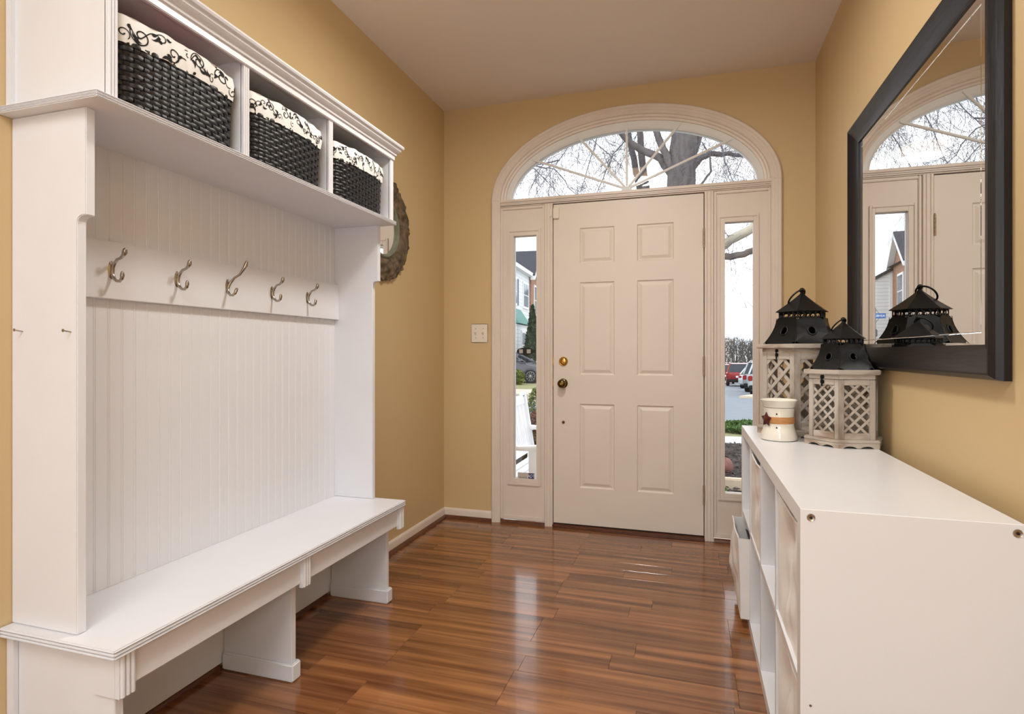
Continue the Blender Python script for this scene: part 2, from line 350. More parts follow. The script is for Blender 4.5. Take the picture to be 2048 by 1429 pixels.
# ------------------------------------------------------------------ door
door = T('door_1', 'white six panel entry door with brass knob and deadbolt', 'door', (-.38, YF, .026), kind='structure')
dx0, dx1, dz0, dz1 = -.838, .0775, .026, 2.068
yd = YF + .008
PX = [(-.668, -.450), (-.311, -.094)]; PZ = [(.260, .793), (.977, 1.563), (1.683, 1.908)]
m = MB()
xs = [dx0, PX[0][0], PX[0][1], PX[1][0], PX[1][1], dx1]; zs = [dz0, PZ[0][0], PZ[0][1], PZ[1][0], PZ[1][1], PZ[2][0], PZ[2][1], dz1]
for i in (0, 2, 4): m.box(xs[i], xs[i + 1], yd, yd + .042, dz0, dz1)
for i in (1, 3):
    for j in (0, 2, 4, 6): m.box(xs[i], xs[i + 1], yd, yd + .042, zs[j], zs[j + 1])
slab = m.obj('door_slab', m_door, door)
for x0, x1 in PX:
    for z0, z1 in PZ:
        def rect(i, y): return [(x0 + i, y, z0 + i), (x1 - i, y, z0 + i), (x1 - i, y, z1 - i), (x0 + i, y, z1 - i)]
        rings = [rect(0, yd), rect(.004, yd + .006), rect(.009, yd + .0085), rect(.014, yd + .008), rect(.030, yd + .0015), rect(.033, yd + .001)]
        q = MB(); q.add([p for r_ in rings for p in r_], [(4 * i + k, 4 * i + (k + 1) % 4, 4 * i + 4 + (k + 1) % 4, 4 * i + 4 + k) for i in range(5) for k in range(4)] + [(20, 21, 22, 23)])
        q.obj('door_panel', m_door, door)
kn = MB().lathe([(.0001, -.062), (.012, -.0615), (.021, -.058), (.026, -.050), (.027, -.043), (.024, -.034), (.017, -.028), (.012, -.022), (.0115, -.012), (.026, -.009), (.030, -.004), (.031, 0)], 28, (-.776, yd, .921), 'y').obj('door_knob', m_abrass, door, smooth=40, label='round antique brass door knob')
MB().lathe([(.0001, -.066), (.006, -.066), (.008, -.0625), (.009, -.060)], 16, (-.776, yd, .921), 'y').obj('lock_button', m_brass, kn, smooth=40)
db = MB().lathe([(.0001, -.012), (.017, -.0115), (.021, -.009), (.024, -.010), (.028, -.006), (.030, 0)], 28, (-.774, yd, 1.061), 'y').obj('deadbolt', m_brass, door, smooth=40, label='round bright brass deadbolt')
MB().box(-.778, -.770, yd - .026, yd - .011, 1.047, 1.075).obj('thumb_turn', m_brass, db, bevel=.003)
MB().lathe([(.0001, -.008), (.006, -.008), (.009, -.005), (.010, 0)], 16, (-.774, yd, .672), 'y').obj('latch_button', m_abrass, door, smooth=40)
for zc in (1.063, .925): MB().box(-.8425, -.838, yd - .004, yd + .02, zc - .026, zc + .026).obj('latch_plate', m_brass, door, bevel=.001)
for zc in (1.799, 1.036, .270):
    h = MB()
    for k in range(5): h.lathe([(.0062, 0), (.0062, .0215)], 12, (.0790, yd - .015, zc - .057 + k * .0228))
    hg = h.obj('hinge', m_hinge, door, smooth=40); MB().lathe([(.004, 0), (.0045, .004), (.0001, .007)], 10, (.0790, yd - .015, zc + .057)).obj('hinge_pin', m_hinge, hg, smooth=40)
MB().box(-.838, -.800, yd - .018, yd, 1.976, 2.046).obj('alarm_magnet', m_plastic, door, bevel=.003, label='cream alarm contact box on door corner')
MB().box(-.858, -.846, YF - .014, YF - .002, 1.990, 2.034).obj('alarm_contact', m_plastic, door, bevel=.002)
MB().box(dx0, dx1, yd + .004, yd + .03, .012, dz0).obj('door_sweep', m_dark, door)

# switch plate
sw = T('light_switch', 'ivory double toggle switch plate beside the door casing', 'light switch', (-1.341, YF, 1.183))
MB().box(-1.400, -1.282, YF - .006, YF, 1.184, 1.310).obj('plate', m_plastic, sw, bevel=.004)
for x in (-1.367, -1.315):
    MB().hull8([(x - .005, YF - .006, 1.235), (x + .005, YF - .006, 1.235), (x + .005, YF - .006, 1.258), (x - .005, YF - .006, 1.258)],
               [(x - .004, YF - .018, 1.252), (x + .004, YF - .018, 1.252), (x + .004, YF - .016, 1.261), (x - .004, YF - .016, 1.261)]).obj('toggle', m_plastic, sw)
    for z in (1.217, 1.277): MB().lathe([(.0001, -.0075), (.003, -.0072), (.0035, -.005)], 10, (x, YF, z), 'y').obj('screw', m_hinge, sw)

# ================================================================== HALL TREE
ht = T('hall_tree', 'white hall tree with bench, beadboard back, coat hooks and three cubbies', 'hall tree', (-1.43, 1.65, 0))
HY0, HY1 = .990, 2.332
def panel_prof(): return [(XL, .452), (-1.380, .452), (-1.380, 1.424), (-1.3795, 1.430), (-1.376, 1.437), (-1.370, 1.441), (-1.3635, 1.4425), (-1.352, 1.4425), (-1.352, 1.697), (XL, 1.697)]
for a, b in ((HY0, 1.013), (2.309, HY1)): MB().prism(panel_prof(), 'y', a, b).obj('side_panel', m_white, ht, bevel=.002)
def slab3(name, x0, x1, y0, y1, z0, z1):
    h = (z1 - z0) / 3; m = MB()
    for k in range(3): m.box(x0, x1, y0, y1, z0 + h * k + .0006, z0 + h * (k + 1) - .0006)
    m.box(x0, x1 - .005, y0 + .005, y1 - .005, z0 + .001, z1 - .0005)
    m.obj(name, m_white, ht, bevel=.0032)
slab3('bench_top', XL, -1.226, .960, 2.340, .428, .452)
slab3('upper_shelf', XL, -1.272, .955, 2.340, 1.696, 1.714)
# bench base
MB().box(XL, -1.262, .990, 1.012, 0, .428).obj('end_panel', m_white, ht, bevel=.0015)
MB().box(XL, -1.575, .978, .990, 0, .428).obj('end_batten', m_white, ht, bevel=.0015)
MB().box(XL, -1.585, .976, .990, 1.714, 2.0).obj('end_batten', m_white, ht, bevel=.0015)
for a, b in ((1.646, 1.669), (2.284, 2.308)):
    lg = MB().box(-1.581, -1.296, a, b, 0, .428).obj('bench_leg', m_white, ht, bevel=.0015)
    MB().prism([(-1.580, a - .012), (-1.283, a - .012), (-1.283, b + .012), (-1.580, b + .012), (-1.580, b + .0004), (-1.2955, b + .0004), (-1.2955, a - .0004), (-1.580, a - .0004)], 'z', 0, .060).obj('foot_trim', m_white, lg, bevel=.005)
MB().box(XL, -1.583, 1.012, 2.308, .021, .428).obj('bench_back', m_white, ht)
MB().box(-1.270, -1.250, 1.004, 2.334, .342, .428).obj('apron', m_white, ht, bevel=.0015)
MB().box(-1.55, -1.250, 2.316, 2.334, .342, .428).obj('apron', m_white, ht, bevel=.0015)
for yc in (1.004, 1.653, 2.322):
    q = MB().box(-1.254, -1.240, yc - .020, yc + .020, .328, .428)
    for dy in (-.012, 0, .012): q.tube([(-1.240, yc + dy, .330), (-1.240, yc + dy, .427)], .0055, 10)
    if yc < 1.1: q.box(-1.32, -1.2545, yc - .020, yc - .0141, .328, .4275)
    q.obj('apron_block', m_white, ht, smooth=40)
# beadboard
nb = 32; pw = (2.309 - 1.013) / nb; bsrc = None
for k in range(nb):
    y = 1.013 + pw * k
    if bsrc is None:
        xb = -1.578
        pr = [(XL + .004, y), (XL + .004, y + pw), (xb - .0015, y + pw), (xb, y + pw - .001), (xb, y + .0085), (xb - .0012, y + .0075), (xb - .0002, y + .0062), (xb + .0006, y + .0045), (xb - .0002, y + .0028), (xb - .0012, y + .0015), (xb - .0010, y)]
        bsrc = MB().prism(pr, 'z', .452, 1.697).obj('bead_board', m_white, ht)
    else: share(bsrc, 'bead_board', ht, (0, pw * k, 0))
MB().box(-1.578, -1.556, 1.013, 2.309, 1.270, 1.432).obj('hook_rail', m_white, ht, bevel=.0015)
# coat hooks
def hook(y, z, up, lean=0):
    x = -1.556
    plate = MB(); plate.grid(lambda u, v: (x + .004 * math.sin(math.pi / 2 * (1 - v)) , y + .0105 * v * math.cos(2 * math.pi * u), z + .026 * v * math.sin(2 * math.pi * u)), 24, 4, True)
    arm = [(.004, -.006), (.005, .004), (.010, .015), (.022, .024 + .004 * up), (.036 * (1 + .25 * (up - 1)), .032 * (1 + .5 * (up - 1))), (.046 * (1 + .3 * (up - 1)), .040 * up), (.050 * (1 + .3 * (up - 1)), .047 * up), (.051 * (1 + .3 * (up - 1)), .054 * up)]
    low = [(.005, .010), (.003, 0), (.004, -.012), (.010, -.024), (.020, -.032), (.031, -.033), (.039, -.026), (.041, -.016), (.041, -.010)]
    def L3(l): return [(x + a, y + lean * b, z + b) for a, b in l]
    q = MB().tube(L3(arm), [.0046, .0052, .0048, .0042, .0042, .0054, .0072, .0058], 10)
    q.tube(L3(low), [.0046, .0052, .0052, .0048, .0042, .0042, .0050, .0060, .0046], 10)
    q.ball((x + arm[-1][0], y + lean * arm[-1][1], z + arm[-1][1]), .0056, 8); q.ball((x + .041, y, z - .010), .0046, 8)
    h = q.obj('coat_hook', m_nickel, ht, smooth=60, label='brushed nickel double coat hook'); plate.obj('hook_plate', m_nickel, h, smooth=60)
for y, up, ln in ((1.211, 1, 0), (1.428, 1, 0), (1.637, 1.6, .28), (1.862, 1, 0), (2.079, 1, 0)): hook(y, 1.352, up, ln)
for xx, zz in ((-1.562, 1.170), (-1.399, 1.167)):
    MB().tube([(xx, HY0 + .005, zz), (xx - .001, HY0 - .018, zz + .004)], .0016, 8).lathe([(.0001, -.0010), (.0038, -.0006), (.0038, .0006), (.0001, .001)], 12, (xx - .001, HY0 - .018, zz + .004), 'y').obj('nail', m_nickel, ht, label='bare nail sticking out of the side panel')
# cubby box
DV = [(.988, 1.012), (1.408, 1.432), (1.836, 1.860), (2.294, 2.318)]
for a, b in DV:
    pnl = MB().box(XL, -1.288, a, b, 1.714, 2.0).obj('cubby_divider', m_white, ht)
    q = MB().box(-1.290, -1.281, a, b, 1.714, 1.995)
    for k in range(3): q.tube([(-1.281, a + .004 + .008 * k, 1.7145), (-1.281, a + .004 + .008 * k, 1.994)], .0037, 10)
    q.obj('fluted_edge', m_white, pnl, smooth=40)
MB().box(XL, XL + .006, 1.012, 2.294, 1.714, 2.0).obj('cubby_back', m_white, ht)
MB().box(XL, -1.285, .988, 2.318, 1.995, 2.012).obj('cubby_top', m_white, ht)
MB().box(-1.285, -1.272, .985, 2.321, 1.984, 2.012).obj('top_rail', m_white, ht, bevel=.002)
cp = [(0, 2.006), (.010, 2.006), (.012, 2.014), (.020, 2.018), (.028, 2.026), (.030, 2.034), (.038, 2.036), (.041, 2.042), (.038, 2.049), (0, 2.049)]
m = MB(); fx = -1.276; ny, fy = .988, 2.318
k = len(cp); vs = []
for o, z in cp: vs.append((XL, ny - o, z))
for o, z in cp: vs.append((fx + o, ny - o, z))
for o, z in cp: vs.append((fx + o, fy + o * .6, z))
for o, z in cp: vs.append((XL, fy + o * .6, z))
m.add(vs, [(s * k + i, s * k + i + 1, (s + 1) * k + i + 1, (s + 1) * k + i) for s in range(3) for i in range(k - 1)] + [(k - 1, 2 * k - 1, 3 * k - 1, 4 * k - 1)])
m.obj('crown_moulding', m_white, ht, smooth=25)

# ================================================================== BASKETS
BW, BD, BH = .186, .145, .156
def rr(s, off=0, n=7.0, wx=BD, wy=BW):      # rounded-rectangle perimeter, s in 0..1 -> (x,y), front bows out a little
    a = 2 * math.pi * s; c, q = math.cos(a), math.sin(a)
    r = (abs(c) ** n + abs(q) ** n) ** (-1 / n)
    x, y = c * r, q * r
    return ((wx + off) * x + .012 * (1 - y * y) * (1 if x > 0 else -1) * abs(x) ** 3, (wy + off) * y)
PER = []
def arclen():
    pts = [rr(i / 2000) for i in range(2001)]; L_ = [0]
    for a, b in zip(pts, pts[1:]): L_.append(L_[-1] + math.dist(a, b))
    return L_
AL = arclen(); PERIM = AL[-1]
def pp(t, off=0):       # by arc length fraction
    import bisect
    t = t % 1; i = min(1999, bisect.bisect_left(AL, t * PERIM)); j = max(i - 1, 0); d = AL[i] - AL[j] or 1
    return rr((j + (t * PERIM - AL[j]) / d) / 2000, off)
NC, NR = 54, 13
def weave_mesh():
    m = MB(); rh = BH / NR
    for r_ in range(NR):
        par = r_ % 2
        def fn(u, v):
            c = u * NC; o = .0022 * math.cos(math.pi * (c + par)); bul = .0010 * math.sin(math.pi * v)
            fl = .004 * (r_ + v) / NR
            x, y = pp(u, o + bul + fl); return (x, y, .002 + rh * (r_ + .06 + .88 * v))
        m.grid(fn, NC * 4, 3, True)
    for c in range(NC):
        u0 = (c - .26) / NC; u1 = (c + .26) / NC
        def fn2(a, b):
            u = u0 + (u1 - u0) * a; ph = b * NR - .5
            o = -.0026 * math.cos(math.pi * (c + ph)) ; x, y = pp(u, o + .0004 + .004 * b); return (x, y, .002 + BH * b)
        m.grid(fn2, 2, NR * 2)
    m.grid(lambda u, v: (*pp(u, -.006), .002 + BH * v), 60, 1, True)
    m.add([(*pp(i / 60, -.002), .002) for i in range(60)], [tuple(range(60))])
    return m
LB, LT = .150, .216
def liner_pt(t, z, off=0):
    wob = .0022 * math.sin(t * 61) + .0018 * math.sin(t * 147 + 1)
    b = .006 + .004 * math.sin(math.pi * max(0, min(1, (z - LB) / (LT - LB)))) + wob
    x, y = pp(t, b + off); return (x, y, z + .0014 * math.sin(t * 40) + .001 * math.sin(t * 95))
def ribbon(m, pts, wid):
    pts = [Vector(p) for p in pts]; vs = []
    for i, p in enumerate(pts):
        d = pts[min(i + 1, len(pts) - 1)] - pts[max(i - 1, 0)]; d = d.normalized() if d.length else Vector((1, 0))
        nrm = Vector((-d.y, d.x)); w_ = wid(i / (len(pts) - 1))
        for sg in (1, -1):
            q = p + nrm * w_ * sg; z = min(max(q.y, LB + .001), LT - .002)
            vs.append(liner_pt(q.x / PERIM, z, .0009))
    m.add(vs, [(2 * i, 2 * i + 1, 2 * i + 3, 2 * i + 2) for i in range(len(pts) - 1)])
def scroll_print(seed, dens=1.0):
    rg = random.Random(seed); m = MB(); s = 0
    def spiral(cx, cz, r0, turns, a0, sg, w0):
        P_ = []
        for i in range(30):
            t = i / 29; r_ = r0 * (1 - .82 * t); a = a0 + sg * turns * 2 * math.pi * t
            P_.append((cx + r_ * math.cos(a), cz + r_ * math.sin(a)))
        ribbon(m, P_, lambda t: w0 * (.5 + .9 * t if t > .6 else .75 + .4 * math.sin(3 * t)))
        return P_[0]
    def comma(cx, cz, L_, a, sg):
        P_ = [(cx + L_ * t * math.cos(a + sg * 1.4 * t), cz + L_ * t * math.sin(a + sg * 1.4 * t)) for t in [i / 10 for i in range(11)]]
        ribbon(m, P_, lambda t: .0002 + .0034 * dens * math.sin(math.pi * min(1, t * 1.05)) ** 1 * (1.2 - .5 * t))
    zc = (LB + LT) / 2
    while s < PERIM:
        sg = rg.choice((-1, 1)); r0 = rg.uniform(.017, .022) * dens; cz = zc + sg * rg.uniform(.002, .010)
        e = spiral(s + r0, cz, r0, 1.35, rg.uniform(2.6, 3.6), -sg, .0012 * dens)
        P_ = [(e[0] + (r0 * 2.6) * t, e[1] + sg * .03 * math.sin(math.pi * t * 1.5) * (1 - t) - sg * .012 * t) for t in [i / 16 for i in range(17)]]
        ribbon(m, P_, lambda t: .0011 * dens)
        for q in range(5):
            p = rg.choice(P_); comma(p[0], p[1], rg.uniform(.012, .02) * dens, rg.uniform(0, 6.28), rg.choice((-1, 1)))
        spiral(s + r0 * 3.0, zc - sg * .012, r0 * .6, 1.1, rg.uniform(0, 6), sg, .001 * dens)
        for q in range(2): comma(s + rg.uniform(0, .08), zc + rg.uniform(-.028, .028), .014, rg.uniform(0, 6), 1)
        s += r0 * 3.5
    return m
wsrc = None; lsrc = None
for i, (yc, dens, lab) in enumerate(((1.2105, 1.15, 'black woven basket with large scroll print liner in cubby nearest the bare nails'),
                                     (1.634, .85, 'black woven basket with small scroll print liner in the middle cubby'),
                                     (2.076, .8, 'black woven basket with scroll print liner in cubby beside the round mirror'))):
    b = T('storage_basket', lab, 'basket', (0, 0, 0), 'lined baskets in the hall tree cubbies')
    if wsrc is None:
        wsrc = weave_mesh().obj('woven_body', m_wick, b, smooth=50, kind='stuff')
        lm = MB(); lm.grid(lambda u, v: liner_pt(u, LB + (LT - LB) * v), 220, 6, True)
        lm.grid(lambda u, v: (*pp(u, .006 - .010 * math.sin(math.pi / 2 * v)), LT + .0014 * math.sin(u * 40) + .001 * math.sin(u * 95) + .003 * math.sin(math.pi * v) - .06 * v * v), 220, 5, True)
        lsrc = lm.obj('fabric_liner', m_cloth, b, smooth=60); ln_ = lsrc
    else:
        share(wsrc, 'woven_body', b, (0, 0, 0))['kind'] = 'stuff'; ln_ = share(lsrc, 'fabric_liner', b, (0, 0, 0))
    ORG[ln_.name] = Vector()
    scroll_print(11 + i, dens).obj('scroll_print', m_print, ln_, label='black scrollwork print')
    b.location = (-1.4415, yc, 1.7142)
pk = MB(); rg = random.Random(2)
def pkf(u, v):
    e = max(0.0, math.sin(math.pi * (.06 + .9 * v))) ** .6
    return (-1.405 + .075 * math.cos(2 * math.pi * u) * e, 1.21 + .11 * math.sin(2 * math.pi * u) * e, 1.719 + .240 * v + .006 * math.sin(u * 25 + v * 9) * e)
pk.grid(pkf, 28, 12, True)
pk.obj('folded_cloth', m_pink, smooth=60, label='bright pink cloth bundle stuffed in the basket nearest the nails', cat='cloth', loc=(-1.43, 1.21, 1.719))

# ================================================================== ROUND CARVED MIRROR (left wall)
rm = T('round_mirror', 'round mirror in a wide carved brown wood frame beside the hall tree', 'mirror', (XL, 2.758, 1.51))
cy, cz, RO, RI = 2.758, 1.802, .292, .165
def carve(u, v):
    a = 2 * math.pi * u; r_ = RI + (RO - RI) * v
    h = .012 + .020 * math.sin(math.pi * min(1, v * .9 + .05))
    lf = abs(math.sin(7 * a + 3.2 * v * math.sin(3.5 * a))); vein = abs(math.sin(28 * a + 9 * v + 3 * math.sin(7 * a)))
    if .08 < v < .98: h += .006 * lf + .004 * vein * lf + .003 * math.sin(19 * v + 14 * a)
    if v > .93: r_ += .005 * math.sin(46 * a) + .003 * math.sin(23 * a + 1)
    return (XL + .002 + max(.004, h), cy + r_ * math.cos(a), cz + r_ * math.sin(a))
cm = MB().grid(carve, 360, 26, True); cm.grid(lambda u, v: (XL + .001 + .012 * (1 - v), cy + (RO) * math.cos(2 * math.pi * u), cz + RO * math.sin(2 * math.pi * u)), 120, 1, True)
cm.obj('carved_frame', m_carve, rm, smooth=50)
MB().lathe([(RI + .006, .0), (RI + .006, .022), (RI - .002, .028), (RI - .012, .022), (RI - .016, .010), (RI - .016, .0)], 96, (XL + .001, cy, cz), 'x').obj('inner_rim', m_sage, rm, smooth=40)
MB().lathe([(.0001, .010), (RI - .012, .010), (RI - .012, .004), (.0001, .004)], 64, (XL + .001, cy, cz), 'x').obj('mirror_glass', m_mirror, rm)

# ================================================================== BIG MIRROR (right wall)
bmr = T('wall_mirror', 'large rectangular mirror in a scooped black wood frame', 'mirror', (XR, 2.14, 1.06))
my0, my1, mz0, mz1 = 1.528, 2.752, 1.056, 2.062
def ring(i, x): return [(x, my0 + i, mz0 + i), (x, my1 - i, mz0 + i), (x, my1 - i, mz1 - i), (x, my0 + i, mz1 - i)]
pf = [(0, XR - .001), (0, XR - .016), (.004, XR - .030), (.012, XR - .041), (.017, XR - .041), (.030, XR - .034), (.050, XR - .0255), (.070, XR - .0195), (.082, XR - .0175), (.082, XR - .004)]
rings = [ring(i, x) for i, x in pf]
for s_ in range(4):          # four mitred members
    vs = []; 
    for r_ in rings: vs += [r_[s_], r_[(s_ + 1) % 4]]
    nn = len(rings)
    MB().add(vs, [(2 * i, 2 * i + 1, 2 * i + 3, 2 * i + 2) for i in range(nn - 1)] + [tuple(range(0, 2 * nn, 2)), tuple(range(1, 2 * nn, 2))[::-1]]).obj('frame_member', (m_frame, m_frameV)[s_ % 2], bmr, smooth=12)
iw = .080
rs4 = [ring(iw, XR - .0130), ring(iw + .030, XR - .0130), ring(iw + .0318, XR - .0121), ring(iw + .0336, XR - .0130)]
gm = MB(); gm.add([p for r_ in rs4 for p in r_], [(4 * k + i, 4 * k + (i + 1) % 4, 4 * k + 4 + (i + 1) % 4, 4 * k + 4 + i) for k in range(3) for i in range(4)] + [(12, 13, 14, 15)]); gm.add(ring(iw, XR - .006), [(0, 1, 2, 3)])
gm.obj('mirror_glass', m_mirror, bmr, label='bevelled mirror glass')

# ================================================================== CUBE SHELF
X0, X1, S0, S1, ZT = .229, .630, 1.378, 2.871, .780
cs = T('cube_shelf', 'low white cube shelf unit with eight open compartments', 'shelf unit', ((X0 + X1) / 2, (S0 + S1) / 2, 0))
th = .038
MB().box(X0, X1, S0 + .0012, S1 - .0012, ZT - th, ZT).obj('top_panel', m_lam, cs)
MB().box(X0, X1, S0 + th, S1 - th, 0, th).obj('bottom_panel', m_lam, cs)
MB().prism([(S0, 0), (S0 + th, 0), (S0 + th, ZT - th), (S0 + .0012, ZT - th), (S0 + .0012, ZT), (S0, ZT - .0012)], 'x', X0, X1).obj('end_panel', m_lam, cs)
MB().prism([(S1, 0), (S1 - th, 0), (S1 - th, ZT - th), (S1 - .0012, ZT - th), (S1 - .0012, ZT), (S1, ZT - .0012)], 'x', X0, X1).obj('end_panel', m_lam, cs)
cw = (S1 - S0 - 2 * th - 3 * .018) / 4; CY = []
for k in range(4):
    a = S0 + th + k * (cw + .018); CY.append((a, a + cw))
    MB().box(X0 + .001, X1 - .001, a, a + cw, .381, .399).obj('shelf', m_lam, cs, bevel=.0008)
    if k < 3: MB().box(X0 + .001, X1 - .001, a + cw, a + cw + .018, th, ZT - th).obj('divider', m_lam, cs, bevel=.0008)
for xx in (X0 + .021, X1 - .012):
    sc_ = MB().lathe([(.0001, -.0018), (.004, -.0012), (.0075, -.0026), (.0085, -.001), (.009, .001)], 20, (xx, S0, ZT - .018), 'y').obj('cam_screw', m_nickel, cs, smooth=40, label='round steel cam screw head')
    MB().lathe([(.0001, -.0022), (.0032, -.0022), (.0032, 0)], 6, (xx, S0, ZT - .018), 'y').obj('hex_socket', m_dark, sc_)
MB().lathe([(.0001, -.0008), (.0025, -.0008), (.003, 0)], 12, (X0 + .02, S0, .355), 'y').obj('dowel_hole', m_nickel, cs)
# fabric bins
def fbin(label, k, z0, xf, dent, h=.315, seed=1, flare=0, yo=0):
    a, b = CY[k]; a += .008 + yo; b -= .008 - yo; xb = xf + .34
    rt = T('fabric_bin', label, 'storage bin', ((xf + xb) / 2, (a + b) / 2, z0), 'white fabric bins in the cube shelf')
    rg = random.Random(seed); ph = [rg.uniform(0, 6.28) for _ in range(6)]
    def front(u, v):
        y = a + (b - a) * u; z = z0 + h * v; e = math.sin(math.pi * u) * math.sin(math.pi * (v * .93 + .03))
        d = dent * e * (.6 + .5 * math.sin(6 * u + 4 * v + ph[0])) + .004 * e * math.sin(15 * v + 6 * u + ph[1]) + .003 * math.sin(22 * u - 9 * v + ph[2]) * e
        d -= flare * v * v
        return (xf + d, y, z + (flare * .5 * v if flare else 0) - .012 * (1 - abs(2 * u - 1)) * v * (1 if not flare else .2))
    m = MB().grid(front, 26, 26)
    m.grid(lambda u, v: (lambda p: (p[0] + (xb - p[0]) * u, p[1], p[2] - (.0 if not flare else .02 * u * v)))(front(0, v)), 8, 26); m.grid(lambda u, v: (lambda p: (p[0] + (xb - p[0]) * u, p[1], p[2]))(front(1, v)), 8, 26)
    m.grid(lambda u, v: (xb, a + (b - a) * u, z0 + (h - .012) * v), 1, 1); m.grid(lambda u, v: (xf + (xb - xf) * v, a + (b - a) * u, z0), 1, 1)
    bd = m.obj('bin_body', m_bin, rt, smooth=60)
    q = MB(); q.tube([Vector(front(i / 16, 1)) + Vector((.002, 0, 0)) for i in range(17)], .0035, 8).obj('top_hem', m_bin, bd, smooth=60)
    q = MB().grid(lambda u, v: (xf + .055 + .27 * v - flare * (1 - v), a + .006 + (b - a - .012) * u, z0 + h * .86 - .05 * math.sin(math.pi * v) - .05 * v), 4, 6).obj('bin_lining', m_binin, bd, smooth=60)
fbin('dented white fabric bin in upper end compartment beside the cam screws', 0, .400, .236, .030, .325, 1)
fbin('dented white fabric bin in lower end compartment below the cam screws', 0, .0385, .236, .034, .325, 2)
fbin('creased white fabric bin in upper compartment under the cream wax warmer', 2, .400, .234, .014, .315, 3)
fbin('white fabric bin sagging out of the lower compartment nearest the door', 3, .0385, .196, -.026, .322, 4, .010)

